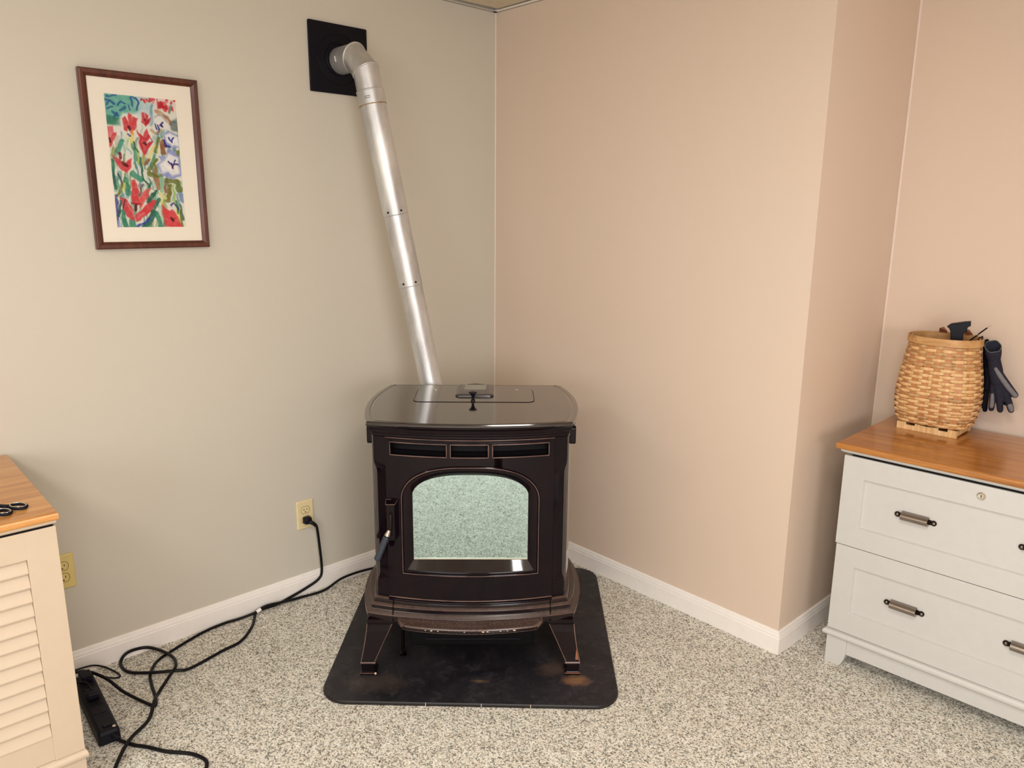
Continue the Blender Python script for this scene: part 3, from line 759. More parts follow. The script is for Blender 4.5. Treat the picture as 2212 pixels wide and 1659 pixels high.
TEAL, DKG, LIME, YEL, OLV, BRN, BLU, IND, LIL, MINT = (72, 152, 124), (36, 96, 76), (164, 200, 112), (238, 222, 130), (112, 122, 56), (152, 98, 66), (46, 96, 152), (44, 42, 120), (152, 160, 212), (150, 200, 170)
RED, RD2, PNK, WHT, MRN = (212, 74, 80), (190, 40, 52), (232, 130, 130), (250, 248, 240), (92, 20, 34)
rr = random.Random(9)
for k in range(250):     # loose washes of foliage
    x = rr.uniform(360, 960); y = rr.uniform(560, 1390); l = rr.uniform(40, 130); s_ = rr.uniform(-30, 30)
    stroke([(x, y), (x+s_, y+l)], rr.uniform(9, 24), rr.choice([TEAL, TEAL, MINT, LIME, DKG, OLV, (190, 215, 205), YEL, (100, 160, 140), (60, 120, 96), (206, 222, 226), (90, 130, 160)]), rr.uniform(.35, .75))
poly([(310, 285), (560, 300), (640, 420), (560, 470), (470, 460), (430, 540), (340, 540)], (98, 180, 160), .9, .04)
poly([(340, 470), (450, 500), (460, 560), (345, 560)], (60, 130, 105), .8, .03)
poly([(560, 300), (720, 335), (740, 560), (600, 500)], (186, 212, 214), .8, .05)
for p in ([(330, 350), (370, 352), (400, 385)], [(355, 420), (390, 410)], [(390, 450), (435, 480)], [(400, 490), (430, 460)], [(430, 395), (465, 370), (490, 385)], [(455, 435), (490, 415)], [(540, 335), (555, 400)],
          [(585, 340), (605, 385), (590, 430)], [(350, 385), (365, 360)], [(555, 330), (590, 350)], [(340, 320), (420, 315)], [(520, 400), (530, 430)]):
    stroke(p, 17, BLU, .85)
poly([(690, 335), (905, 358), (915, 480), (850, 440), (770, 440)], (238, 214, 206), .8, .03)
for k in range(34):
    x = rr.uniform(630, 915); y = rr.uniform(338, 352+(x-630)*.42)
    stroke([(x, y), (x+rr.uniform(-14, 14), y+rr.uniform(6, 26))], rr.uniform(10, 22), rr.choice([RED, RD2, (200, 48, 64), PNK]), .85)
poly([(750, 370), (800, 370), (850, 430), (770, 430)], RD2, .85)
stroke([(715, 400), (705, 560)], 22, (110, 160, 176), .8); stroke([(868, 400), (862, 470)], 18, (90, 150, 120), .8)
stroke([(760, 450), (800, 480), (860, 540)], 40, (196, 140, 104), .7); stroke([(780, 480), (850, 500), (880, 560)], 16, BRN, .7)
poly([(860, 540), (930, 500), (935, 620), (880, 600)], (96, 112, 110), .8, .03)
for c, rad in (((530, 540), 84), ((655, 515), 70), ((665, 700), 88), ((380, 650), 85), ((490, 850), 95)):   # pale haloes round the blooms
    poly([(c[0]+rad*math.cos(a), c[1]+rad*1.1*math.sin(a)) for a in [k*PI/6 for k in range(12)]], (244, 238, 232), .45, .06)
for p, wv, c in (([(505, 660), (510, 740)], 22, (214, 226, 190)), ([(550, 640), (560, 720)], 30, YEL), ([(590, 740), (610, 860)], 22, LIME), ([(560, 720), (585, 900)], 16, TEAL), ([(570, 700), (600, 780)], 12, DKG), ([(470, 690), (440, 780)], 34, TEAL),
                 ([(620, 830), (640, 1000)], 16, DKG), ([(770, 660), (750, 780)], 24, OLV), ([(800, 700), (815, 780)], 44, BRN), ([(690, 840), (660, 880)], 26, BRN), ([(750, 850), (690, 930)], 30, OLV), ([(740, 800), (700, 900)], 18, TEAL),
                 ([(740, 730), (690, 830)], 22, YEL), ([(740, 930), (770, 1080)], 40, (170, 120, 88)), ([(690, 960), (760, 980)], 40, OLV), ([(790, 1000), (800, 1100)], 34, MINT), ([(560, 960), (620, 1000)], 50, TEAL), ([(500, 1000), (520, 1120)], 44, (60, 140, 110)),
                 ([(400, 920), (420, 1080)], 20, DKG), ([(440, 960), (480, 1060)], 14, (60, 80, 90)), ([(470, 1050), (440, 1140)], 26, OLV), ([(490, 1040), (480, 1090)], 20, YEL), ([(395, 840), (405, 940)], 18, (58, 120, 100)), ([(640, 1000), (700, 1060)], 14, DKG),
                 ([(840, 1010), (930, 1030), (940, 1090)], 50, OLV), ([(860, 1060), (850, 1180)], 40, (120, 116, 52)), ([(890, 1060), (905, 1190)], 24, LIME), ([(820, 1020), (830, 1110)], 18, BRN), ([(945, 1120), (975, 1190)], 34, (130, 150, 190)), ([(920, 1180), (930, 1280)], 22, (70, 130, 84)),
                 ([(745, 1105), (690, 1190)], 30, DKG), ([(775, 1175), (725, 1260)], 34, (40, 110, 90)), ([(790, 1130), (830, 1150)], 30, (226, 222, 150)), ([(800, 1170), (800, 1210)], 20, YEL), ([(480, 1260), (510, 1388)], 36, (50, 130, 100)), ([(560, 1340), (560, 1390)], 60, (70, 150, 120)),
                 ([(740, 1280), (660, 1388)], 50, (36, 104, 84)), ([(760, 1290), (790, 1388)], 40, (60, 140, 112)), ([(600, 1380), (700, 1320)], 22, (50, 62, 160)), ([(425, 1140), (445, 1388)], 26, (66, 70, 140)), ([(460, 1180), (450, 1300)], 20, DKG), ([(450, 1340), (455, 1388)], 22, (170, 180, 220)),
                 ([(870, 1215), (900, 1200), (930, 1250)], 12, IND), ([(950, 1250), (965, 1388)], 22, OLV), ([(930, 1290), (950, 1360)], 16, YEL), ([(640, 770), (650, 800)], 18, PNK)):
    stroke(p, wv, c, .85)
# tulips
for p, c in (([(468, 500), (498, 488), (528, 560), (522, 608), (490, 600)], RED), ([(518, 455), (556, 480), (562, 570), (535, 600), (520, 540)], (222, 84, 84)), ([(562, 490), (596, 500), (582, 600), (545, 625), (548, 560)], RED),
             ([(625, 460), (652, 455), (662, 560), (636, 545)], RED), ([(660, 455), (688, 470), (668, 570), (655, 560)], (210, 70, 80)), ([(705, 490), (690, 550), (660, 572), (668, 520)], RD2),
             ([(592, 590), (640, 650), (650, 800), (622, 750), (606, 660)], RED), ([(672, 585), (700, 650), (660, 720), (630, 680)], (218, 80, 90)), ([(725, 690), (700, 745), (650, 805), (645, 720)], (206, 56, 70)),
             ([(348, 575), (390, 565), (400, 620), (375, 700), (360, 690)], (224, 120, 124)), ([(425, 620), (415, 685), (372, 738), (362, 690), (395, 620)], RED),
             ([(388, 795), (450, 832), (500, 880), (520, 955), (470, 930), (430, 880)], RED), ([(552, 820), (545, 905), (520, 950), (490, 880)], (222, 70, 80)),
             ([(550, 1010), (580, 1005), (612, 1110), (622, 1195), (580, 1225), (545, 1150)], (220, 70, 74)), ([(640, 1110), (716, 1065), (690, 1150), (625, 1240), (610, 1190)], (228, 96, 96)), ([(458, 1150), (505, 1160), (560, 1230), (580, 1338), (520, 1310), (482, 1240)], RED),
             ([(722, 1168), (762, 1180), (705, 1270), (600, 1348), (572, 1300), (640, 1240)], (218, 66, 74)),
             ([(800, 1205), (862, 1262), (882, 1244), (932, 1310), (962, 1388), (828, 1388), (805, 1290)], (222, 72, 78))):
    poly(p, c, .95, .014)
for p, wv, c in (([(535, 580), (545, 592)], 24, MRN), ([(525, 625), (540, 640)], 18, (110, 110, 170)), ([(560, 600), (565, 630)], 16, (236, 150, 60)), ([(655, 510), (660, 525)], 12, MRN), ([(618, 640), (655, 680), (690, 640)], 9, RD2), ([(620, 655), (640, 760)], 9, RD2), ([(650, 708), (660, 720)], 22, MRN),
                 ([(690, 650), (720, 690), (690, 700)], 8, RD2), ([(366, 660), (372, 690)], 20, MRN), ([(455, 790), (460, 830)], 24, (130, 40, 50)), ([(492, 872), (508, 895)], 30, MRN), ([(490, 800), (492, 870)], 12, OLV), ([(585, 1200), (583, 1260)], 22, MRN), ([(560, 1195), (630, 1195)], 14, (170, 36, 50)),
                 ([(497, 1170), (480, 1240)], 8, (60, 30, 60)), ([(610, 1040), (600, 1130)], 9, (190, 120, 120)), ([(640, 1040), (615, 1130)], 18, (130, 96, 106)), ([(880, 1315), (888, 1345)], 20, MRN), ([(880, 1340), (905, 1315)], 8, MRN), ([(520, 1200), (570, 1300)], 10, (238, 140, 140)), ([(660, 1270), (600, 1310)], 12, (238, 130, 130))):
    stroke(p, wv, c, .9)
# white blooms
poly([(730, 500), (790, 470), (850, 530), (860, 580), (800, 610), (740, 600)], (240, 236, 230), .9, .03)
stroke([(740, 500), (790, 480), (840, 530)], 16, (170, 170, 170), .7)
for p in ([(740, 550), (755, 590)], [(765, 555), (775, 605)], [(785, 560), (800, 580)], [(800, 540), (785, 560)]): stroke(p, 13, IND, .9)
stroke([(710, 600), (750, 625), (790, 600)], 20, (190, 140, 100), .6)
poly([(805, 640), (850, 605), (930, 640), (940, 740), (880, 755), (820, 710)], LIL, .9, .02); poly([(825, 645), (860, 625), (930, 660), (935, 730), (880, 740), (835, 700)], WHT, .95, .03)
for p in ([(812, 690), (830, 730), (860, 748)], [(856, 665), (882, 708)], [(893, 665), (880, 700)]): stroke(p, 15, (40, 52, 150), .9)
poly([(765, 815), (830, 810), (850, 755), (900, 770), (945, 810), (960, 980), (885, 1002), (800, 970), (760, 885), (790, 860)], LIL, .92, .02)
poly([(815, 850), (850, 790), (930, 830), (945, 960), (885, 975), (850, 940), (800, 950), (780, 890)], (250, 246, 238), .95, .04)
for p in ([(845, 858), (880, 885), (935, 888)], [(870, 870), (890, 912)], [(905, 855), (890, 895)]): stroke(p, 15, (46, 40, 126), .9)
stroke([(875, 880), (885, 910)], 12, MRN, .8)
poly([(905, 760), (945, 770), (945, 815), (920, 800)], OLV, .8)
img = np.clip(img, 0, 255)
lin = np.where(img/255 <= 0.04045, img/255/12.92, ((img/255+0.055)/1.055)**2.4)
vs = np.stack([np.full(S.shape, 0.0118), AC-AW+2*AW*S, AH-2*AH*Tt], -1).reshape(-1, 3)
idx = np.arange(NX*NY).reshape(NY, NX)
fs = np.stack([idx[:-1, :-1], idx[1:, :-1], idx[1:, 1:], idx[:-1, 1:]], -1).reshape(-1, 4)
me = bpy.data.meshes.new('painting'); me.from_pydata(vs.tolist(), [], fs.tolist()); me.update()
ca = me.color_attributes.new('pigment', 'FLOAT_COLOR', 'POINT')
ca.data.foreach_set('color', np.concatenate([lin.reshape(-1, 3), np.ones((NX*NY, 1))], 1).astype(np.float32).ravel())
t = NT('watercolour_paper'); at = t.n('ShaderNodeAttribute', _attribute_name='pigment'); t.base(at.outputs['Color']); t.set(Roughness=0.9); t.p.inputs['Specular IOR Level'].default_value = 0.1
obj('painting_sheet', me, t.m, pic)

# ------------------------------------------------------------------ outlets
def outlet(y, z, label, mat, plug_side=None):
    o = thing('wall_outlet', label, 'outlet', (0, y, z))
    MB().loops([[(x, *p) for p in rrect(-0.0345+i, 0.0345-i, -0.057+i, 0.057-i, 0.004, 4)] for x, i in ((0.0005, 0), (0.004, 0), (0.0062, 0.003))]).build('cover_plate', mat, o)
    for s in (-1, 1):
        pts = []
        for k in range(28):
            a = 2*PI*k/28; pts.append((0.0172*math.cos(a), s*0.0195+max(-0.0135, min(0.0135, 0.0172*math.sin(a)))))
        f = MB().loops([[(x, *p) for p in pts] for x in (0.005, 0.0072)]).build('receptacle', mat, o, bevel=0.0008)
        MB().tube([(0.0063, p[0]*1.05, s*0.0195+(p[1]-s*0.0195)*1.07) for p in pts], 0.0006, 4, closed=True).build('receptacle_gap', 'slot', f)
        for yy, hh in ((-0.0065, 0.0042), (0.0065, 0.0034)):
            MB().box(0.0068, 0.0076, yy-0.0011, yy+0.0011, s*0.0195+0.003-hh, s*0.0195+0.003+hh).build('blade_slot', 'slot', f)
        MB().lathe([(0.0026, 0), (0.0026, 0.0006)], 10).build('ground_hole', 'slot', f, loc=(0.0068, 0, s*0.0195-0.0075), rot=(0, PI/2, 0))
    MB().cyl((0.006, 0, 0), (0.0076, 0, 0), 0.0032, n=12).build('cover_screw', mat, o)
    return o
outlet(-0.9805, 0.3257, 'ivory duplex outlet left of the stove with a black plug in it', 'ivory')
outlet(-1.811, 0.3610, 'yellowed ivory outlet half hidden behind the louvred cabinet', 'ivory_dark')

# ------------------------------------------------------------------ cords and power strip
c1 = [(0.040, -0.972, 0.296), (0.034, -0.957, 0.288), (0.024, -0.944, 0.262), (0.022, -0.936, 0.179), (0.022, -0.932, 0.085), (0.022, -0.948, 0.050), (0.021, -1.005, 0.029), (0.021, -1.073, 0.014), (0.025, -1.129, 0.0075), (0.021, -1.189, 0.007), (0.026, -1.213, 0.006), (0.109, -1.264, 0.006), (0.178, -1.337, 0.006), (0.194, -1.409, 0.006),
      (0.223, -1.526, 0.006), (0.218, -1.57, 0.014), (0.171, -1.641, 0.014), (0.108, -1.684, 0.006), (0.040, -1.687, 0.006), (0.021, -1.656, 0.024), (0.023, -1.592, 0.016), (0.119, -1.554, 0.016), (0.192, -1.561, 0.018), (0.233, -1.594, 0.016), (0.295, -1.652, 0.008), (0.339, -1.677, 0.016), (0.404, -1.716, 0.006), (0.471, -1.786, 0.016), (0.541, -1.837, 0.016), (0.615, -1.882, 0.006), (0.70, -1.93, 0.006)]
pc = thing('extension_cable', 'thick black cable hanging from the plug in the outlet and looping over the carpet', 'cable', (0, 0, 0))
MB().tube(catmull(c1, 7), 0.0052, 10).build('cable', 'cord', pc, smooth=True)
pg = MB().loops([[(x, -0.9805+p[0]*s, 0.3065+p[1]*s) for p in rrect(-0.0150, 0.0150, -0.0135, 0.0135, 0.006)] for x, s in ((0.0078, 0.92), (0.010, 1.0), (0.024, 1.0), (0.031, 0.86), (0.033, 0.6))]).build('plug', 'black_plastic', pc, smooth=True)
smooth_angle(pg, 50)
MB().tube(catmull([(0.026, -0.978, 0.302), (0.036, -0.966, 0.295), (0.030, -0.953, 0.280)], 5), [0.0085, 0.0082, 0.008, 0.0078, 0.0076, 0.0074, 0.0072, 0.007, 0.0068, 0.0066, 0.0064], 10).build('strain_relief', 'black_plastic', pc, smooth=True)
c2 = [(0.372, -0.690, 0.26), (0.300, -0.660, 0.20), (0.14, -0.63, 0.05), (0.035, -0.64, 0.015), (0.022, -0.683, 0.012), (0.022, -0.776, 0.020), (0.022, -0.852, 0.016), (0.043, -0.938, 0.006), (0.035, -1.029, 0.006), (0.032, -1.103, 0.012), (0.032, -1.168, 0.020), (0.032, -1.196, 0.017), (0.036, -1.214, 0.012), (0.030, -1.27, 0.006), (0.024, -1.338, 0.006), (0.036, -1.422, 0.006), (0.082, -1.542, 0.006),
      (0.113, -1.597, 0.006), (0.17, -1.635, 0.006), (0.226, -1.65, 0.006), (0.311, -1.665, 0.006), (0.348, -1.678, 0.006), (0.335, -1.690, 0.008), (0.24, -1.733, 0.022), (0.175, -1.763, 0.05), (0.10, -1.80, 0.055), (0.04, -1.83, 0.03)]
sc2 = thing('electric_cable', 'black cable from behind the stove along the baseboard to the power strip', 'cable', (0, 0, 0))
MB().tube(catmull(c2, 7), 0.0048, 10).build('cable_run', 'cord', sc2, smooth=True)
MB().tube([(0.0345, -1.197, 0.0165), (0.0355, -1.2055, 0.0145), (0.036, -1.214, 0.012)], 0.0066, 10).build('tape_tag', 'trim', sc2)['label'] = 'white tape tag'
c4 = [(0.05, -1.90, 0.03), (0.024, -1.845, 0.026), (0.022, -1.808, 0.027), (0.022, -1.764, 0.022), (0.030, -1.732, 0.006), (0.079, -1.713, 0.0035), (0.109, -1.709, 0.0035), (0.118, -1.721, 0.005), (0.112, -1.754, 0.02), (0.12, -1.782, 0.05), (0.125, -1.80, 0.066)]
tcd = thing('charger_cable', 'thin black cable arching beside the baseboard to a plug on the power strip', 'cable', (0, 0, 0))
MB().tube(catmull(c4, 7), 0.0028, 8).build('cable', 'cord', tcd, smooth=True)
MB().box(0.108, 0.146, -1.826, -1.792, 0.0425, 0.066).build('plug', 'black_plastic', tcd, bevel=0.004)
strip = thing('power_strip', 'black power strip on the carpet beside the louvred cabinet', 'power strip', (0.26, -1.818, 0), math.radians(-3))
MB().loops([[(x, y, z) for x, y in rrect(-0.172+i, 0.172-i, -0.029+i, 0.029-i, 0.008)] for z, i in ((0.0005, 0.002), (0.003, 0), (0.032, 0.001), (0.040, 0.004), (0.042, 0.009))]).build('strip_body', 'black_plastic', strip)
for k in range(5):
    x = -0.135+k*0.048
    s_ = MB().loops([[(px, py, z) for px, py in rrect(x-0.016, x+0.016, -0.017, 0.017, 0.006)] for z in (0.0415, 0.0432)]).build('socket', 'iron', strip)
    for dx in (-0.006, 0.006): MB().box(x+dx-0.001, x+dx+0.001, -0.006, 0.003, 0.0431, 0.0437).build('blade_slot', 'dark', s_)
MB().prism(rrect(0.134, 0.150, -0.010, 0.012, 0.004), 'z', 0.0415, 0.0465).build('rocker_switch', 'iron', strip, bevel=0.001)
MB().lathe([(0.0045, 0.0415), (0.0045, 0.0432)], 12, (0.158, 0.016, 0)).build('indicator_lamp', 'chip', strip)
c3 = [(0.170, 0.010, 0.02), (0.188, 0.020, 0.012), (0.225, 0.046, 0.006), (0.262, 0.076, 0.006), (0.312, 0.110, 0.006), (0.365, 0.160, 0.006), (0.415, 0.182, 0.006), (0.450, 0.172, 0.006), (0.495, 0.14, 0.006), (0.53, 0.09, 0.006)]
MB().tube(catmull(c3, 7), 0.0052, 10).build('strip_cable', 'cord', strip, smooth=True)
MB().tube([(0.166, 0.008, 0.021), (0.186, 0.019, 0.013)], [0.009, 0.007], 10).build('strain_relief', 'black_plastic', strip)
# another plug with an adapter block sitting on the strip
ad = thing('power_adapter', 'black adapter plug standing on the middle of the power strip', 'adapter', (0.235, -1.817, 0.0435), math.radians(-3))
MB().box(-0.020, 0.020, -0.016, 0.016, 0, 0.020).build('adapter_body', 'black_plastic', ad, bevel=0.004)
MB().tube(catmull([(-0.008, 0, 0.018), (-0.03, -0.01, 0.035), (-0.07, -0.05, 0.022), (-0.06, -0.062, -0.01), (-0.05, -0.066, -0.038)], 6), 0.003, 8).build('cable', 'cord', ad, smooth=True)

# ------------------------------------------------------------------ drawer cabinet on the right (local x right, y back)
FC = thing('drawer_cabinet', 'white two-drawer cabinet with honey wood top, under the splint basket', 'cabinet', (1.5967, 0.0815, 0), math.radians(2))
CW, CD, CT = 0.770, 0.455, 0.771
bd = MB(); bd.box(0.004, CW-0.004, 0.024, CD, 0.055, 0.735)
bd.build('carcass', 'white', FC, bevel=0.002)
for x0, sg in ((0.0, 1), (CW, -1)):
    # legs: front pair with a curved inner bracket, plus rear pair
    for y0, y1 in ((0.0, 0.05), (CD-0.05, CD)):
        pts = [(0, 0), (0.049, 0), (0.056, 0.012), (0.062, 0.028), (0.066, 0.048), (0.066, 0.100), (0, 0.100)]
        MB().prism([(x0+sg*a, b) for a, b in pts], 'y', y0, y1).build('cabinet_leg', 'white', FC, bevel=0.0015)
MB().box(0.066, CW-0.066, 0.004, 0.022, 0.047, 0.100).build('apron', 'white', FC, bevel=0.001)
for x0 in (0.002, CW-0.020): MB().box(x0, x0+0.018, 0.05, CD-0.05, 0.047, 0.1).build('side_apron', 'white', FC)
# bead moulding round the base
prof = [(0.004, 0.099), (-0.006, 0.101), (-0.011, 0.106), (-0.012, 0.112), (-0.010, 0.118), (-0.004, 0.122), (0.004, 0.125)]
L = []
for px, py, sx, sy in ((0, CD, 1, 0), (0, 0, 1, 1), (CW, 0, -1, 1), (CW, CD, -1, 0)):
    L.append([(px+sx*o, py+sy*o, z) for o, z in prof])
m = MB(); m.loops(L); smooth_angle(m.build('base_moulding', 'white', FC), 40)
# top and the ledge under it
smooth_angle(MB().loops([[(x, y, z) for x, y in ((-0.026+i, -0.026+i), (CW+0.026-i, -0.026+i), (CW+0.026-i, CD+0.008), (-0.026+i, CD+0.008))] for z, i in ((0.7500, 0.006), (0.7505, 0.003), (0.753, 0.001), (0.757, 0), (0.764, 0), (0.768, 0.0015), (0.7705, 0.005), (0.771, 0.008))]).build('wood_top', 'oak', FC), 40)
MB().loops([[(x, y, z) for x, y in ((i, i), (CW-i, i), (CW-i, CD), (i, CD))] for z, i in ((0.7375, -0.006), (0.742, -0.013), (0.7505, -0.015))]).build('top_ledge', 'white', FC, bevel=0.001)
MB().box(0.018, CW-0.018, 0.002, 0.03, 0.730, 0.7385).build('top_shadow_gap', 'dark', FC)
def drawer(z0, z1, pz0, pz1, step):
    x0, x1 = -0.001-step, CW+0.001+step; px0, px1 = 0.062, CW-0.062
    fm = MB()
    yf, yr = -0.0005-step, 0.0095-step
    oo = [(x0, z0), (x1, z0), (x1, z1), (x0, z1)]; ii = [(px0, pz0), (px1, pz0), (px1, pz1), (px0, pz1)]; jj = [(px0+0.003, pz0+0.003), (px1-0.003, pz0+0.003), (px1-0.003, pz1-0.003), (px0+0.003, pz1-0.003)]
    fm.loops([[(x, 0.0235, z) for x, z in oo], [(x, yf, z) for x, z in oo], [(x, yf, z) for x, z in ii], [(x, yf+0.0015, z) for x, z in ii], [(x, yr, z) for x, z in jj]], True, False)
    f = fm.build('drawer', 'white', FC, bevel=0.0012)
    MB().box(px0-0.002, px1+0.002, yr-0.0002, yr+0.008, pz0-0.002, pz1+0.002).build('drawer_panel', 'white', f)
    return f, yr
def pull(f, x, z, yr):
    # cup pull: half-round barrel between two eyelets
    L = []
    for k in range(2):
        xx = x-0.038+0.076*k
        L.append([(xx, yr-0.0015+(-0.022*math.sin(a)), z+0.0145*math.cos(a)) for a in [PI*q/16 for q in range(17)]])
    h = MB(); h.loops(L); hh = smooth_angle(h.build('drawer_pull', 'pewter', f), 40)
    for s in (-1, 1):
        e = MB()
        e.loops([[(x+s*0.038, yr-0.0005-d, z-0.008), (x+s*0.0385, yr-0.0005-d, z+0.008), (x+s*0.046, yr-0.0005-d, z+0.006), (x+s*0.046, yr-0.0005-d, z-0.006)] for d in (0, 0.004)])
        e.build('pull_tab', 'pewter_dark', hh)
        ey = []
        MB().prism([(x+s*0.051+0.0085*math.cos(a), z+0.0085*math.sin(a)) for a in [2*PI*k/18 for k in range(18)]], 'y', yr-0.0045, yr).build('pull_eyelet', 'pewter_dark', hh, bevel=0.001)
        MB().ell((x+s*0.0515, yr-0.0045, z), 0.0048, 0.003, 0.0048, 10, 6).build('pull_screw', 'pewter', hh)
f1, yr1 = drawer(0.4295, 0.7285, 0.496, 0.660, 0.003)
f2, yr2 = drawer(0.1260, 0.4265, 0.198, 0.361, 0.0)
for x in (0.221, CW-0.221):
    pull(f1, x, 0.577, yr1); pull(f2, x, 0.279, yr2)
lk = MB().lathe([(0.0115, 0), (0.0115, 0.002), (0.009, 0.004), (0.006, 0.0035)], 24).build('drawer_lock', 'chrome', f1, loc=(0.385, -0.0035, 0.697), rot=(PI/2, 0, 0))
MB().box(-0.001, 0.001, -0.004, 0.004, 0.0034, 0.0042).build('key_slot', 'slot', lk)

# ------------------------------------------------------------------ louvred cabinet on the left (world axes; front faces +x)
LC = thing('louvred_cabinet', 'cream louvred-front cabinet with honey wood top, at the left under the scissors', 'cabinet', (0.013, -1.917, 0))
LX, LY = 0.572, -0.78   # front x, far end y (local)
MB().box(0.0, LX-0.022, LY+0.004, -0.003, 0.05, 0.735).build('carcass', 'cream', LC, bevel=0.002)
smooth_angle(MB().loops([[(x, y, z) for x, y in ((0, LY-0.012), (LX+0.012-i, LY-0.012), (LX+0.012-i, 0.006-i*0.3), (0, 0.006-i*0.3))] for z, i in ((0.7500, 0.008), (0.7505, 0.004), (0.753, 0.001), (0.757, 0), (0.763, 0), (0.7675, 0.002), (0.7700, 0.006), (0.771, 0.011))]).build('wood_top', 'oak_y', LC), 40)
MB().loops([[(x, y, z) for x, y in ((0, LY), (LX+i, LY), (LX+i, i*.35), (0, i*.35))] for z, i in ((0.7385, -0.004), (0.743, 0.003), (0.7505, 0.006))]).build('top_ledge', 'cream', LC, bevel=0.001)
MB().box(LX-0.03, LX-0.002, LY+0.01, -0.006, 0.7335, 0.739).build('top_shadow_gap', 'dark', LC)
# louvred door leaf: stiles, rails, slats
dl = link_new('louvred_door', None); dl.parent = LC; dl.location = (LX-0.021, 0, 0)
y1 = -0.0005; y0 = -0.379
MB().box(0, 0.021, y1-0.0665, y1, 0.122, 0.7345).build('door_stile', 'cream', dl, bevel=0.0012)
MB().box(0, 0.021, y0, y0+0.0665, 0.122, 0.7345).build('door_stile', 'cream', dl, bevel=0.0012)
MB().box(0, 0.0205, y0+0.066, y1-0.066, 0.666, 0.7345).build('door_rail', 'cream', dl, bevel=0.001)
MB().box(0, 0.0175, y0+0.066, y1-0.066, 0.122, 0.191).build('door_rail', 'cream', dl, bevel=0.001)
MB().box(0, 0.004, y0+0.066, y1-0.066, 0.19, 0.667).build('door_backing', 'cream', dl)
PITCH_ = 0.0367
sl = MB(); sl.prism([(0.002, 0.0405), (0.0055, 0.0410), (0.0200, 0.0045), (0.0200, 0.0015), (0.0185, 0.0), (0.002, 0.004)], 'y', y0+0.0665, y1-0.0668)
slm = sl.mesh('slat'); slm.materials.append(M['cream'])
for k in range(13):
    o = link_new('louvre_slat', slm); o.parent = dl; o.location = (0, 0, 0.1895+k*PITCH_)
    b = o.modifiers.new('bevel', 'BEVEL'); b.width = 0.0008; b.segments = 1
# second leaf of the pair, out of frame to the left
dl2 = link_new('louvred_door', None); dl2.parent = LC; dl2.location = (LX-0.021, -0.385, 0)
for ch in list(dl.children):
    c = ch.copy(); C.objects.link(c); c.parent = dl2
# base moulding and plinth
prof = [(-0.004, 0.098), (0.006, 0.100), (0.010, 0.105), (0.0105, 0.110), (0.009, 0.115), (0.004, 0.119), (-0.004, 0.1215)]
L = [[(x+sx*o, y+sy*o*0.4, z) for o, z in prof] for x, y, sx, sy in ((0, 0, 0, 1), (LX, 0, 1, 1), (LX, LY, 1, -1))]
smooth_angle(MB().loops(L).build('base_moulding', 'cream', LC), 40)
MB().box(LX-0.02, LX-0.002, LY+0.07, -0.07, 0.045, 0.099).build('apron', 'cream', LC)
MB().box(0.0, LX-0.06, -0.02, -0.003, 0.045, 0.099).build('side_apron', 'cream', LC)
for yy in (0, LY+0.066):
    for xx in (0.002, LX-0.066):
        MB().box(xx, xx+0.065, yy-0.066, yy-0.001, 0, 0.099).build('cabinet_leg', 'cream', LC, bevel=0.0015)

# scissors lying on the left cabinet
sz = 0.771
sci = thing('scissors', 'black-handled scissors lying on the louvred cabinet top', 'scissors', (0.478, -2.015, sz), math.radians(28))
for s in (-1, 1):
    bl = MB(); bl.loops([[(-0.150, s*0.001, z), (-0.02, s*0.011, z), (0.005, s*0.008, z), (0.006, -s*0.005, z), (-0.02, -s*0.004, z)] for z in ((0.0025+0.0025*(s > 0)), (0.0045+0.0025*(s > 0)))] if False else
        [[(-0.150, s*0.001, zz), (-0.02, s*0.011, zz), (0.005, s*0.008, zz), (0.006, -s*0.005, zz), (-0.02, -s*0.004, zz)] for zz in (0.004+0.0012*(s+1), 0.0058+0.0012*(s+1))])
    bl.build('blade', 'pewter', sci)
    cx_, cy_ = 0.046, s*0.020
    lo = [(cx_+0.022*math.cos(a), cy_+0.0135*math.sin(a), 0.0055) for a in [2*PI*k/24 for k in range(24)]]
    MB().tube(lo, 0.0042, 8, closed=True).build('finger_loop', 'black_plastic', sci, smooth=True)
    MB().tube([(x, y, 0.0088) for x, y, z in [(cx_+0.0215*math.cos(a), cy_+0.013*math.sin(a), 0) for a in [2*PI*k/24 for k in range(24)]]], 0.0014, 6, closed=True).build('loop_rim', 'chrome', sci, smooth=True)
    MB().tube([(0.0, -s*0.001, 0.0065), (0.016, s*0.006, 0.006), (0.027, s*0.012, 0.0055)], [0.006, 0.005, 0.0045], 8).build('shank', 'black_plastic', sci, smooth=True)
MB().lathe([(0.0045, 0.003), (0.0045, 0.0105), (0.003, 0.0115)], 12).build('pivot_screw', 'chrome', sci)

# ------------------------------------------------------------------ splint basket on the drawer cabinet
BZ = 0.771
BK = thing('splint_basket', 'tall woven ash splint basket with square foot, on the drawer cabinet', 'basket', (1.7225, 0.449, BZ), math.radians(1.0))
def bshape(z):
    t = z/0.31
    zs = [0.015, 0.035, 0.07, 0.11, 0.15, 0.20, 0.25, 0.295, 0.32]
    aa = [0.100, 0.110, 0.1195, 0.1245, 0.1235, 0.1180, 0.1095, 0.1035, 0.1030]
    bb = [0.078, 0.086, 0.094, 0.0985, 0.098, 0.0945, 0.0895, 0.0865, 0.0862]
    nn = [3.8, 3.4, 3.0, 2.7, 2.5, 2.35, 2.2, 2.1, 2.1]
    return np.interp(z, zs, aa), np.interp(z, zs, bb), np.interp(z, zs, nn)
def bpt(th, z, off=0.0):
    a, b, n = bshape(z); c, s = math.cos(th), math.sin(th)
    r = (abs(c/(a+off))**n+abs(s/(b+off))**n)**(-1/n)
    return Vector((r*c, r*s, z))
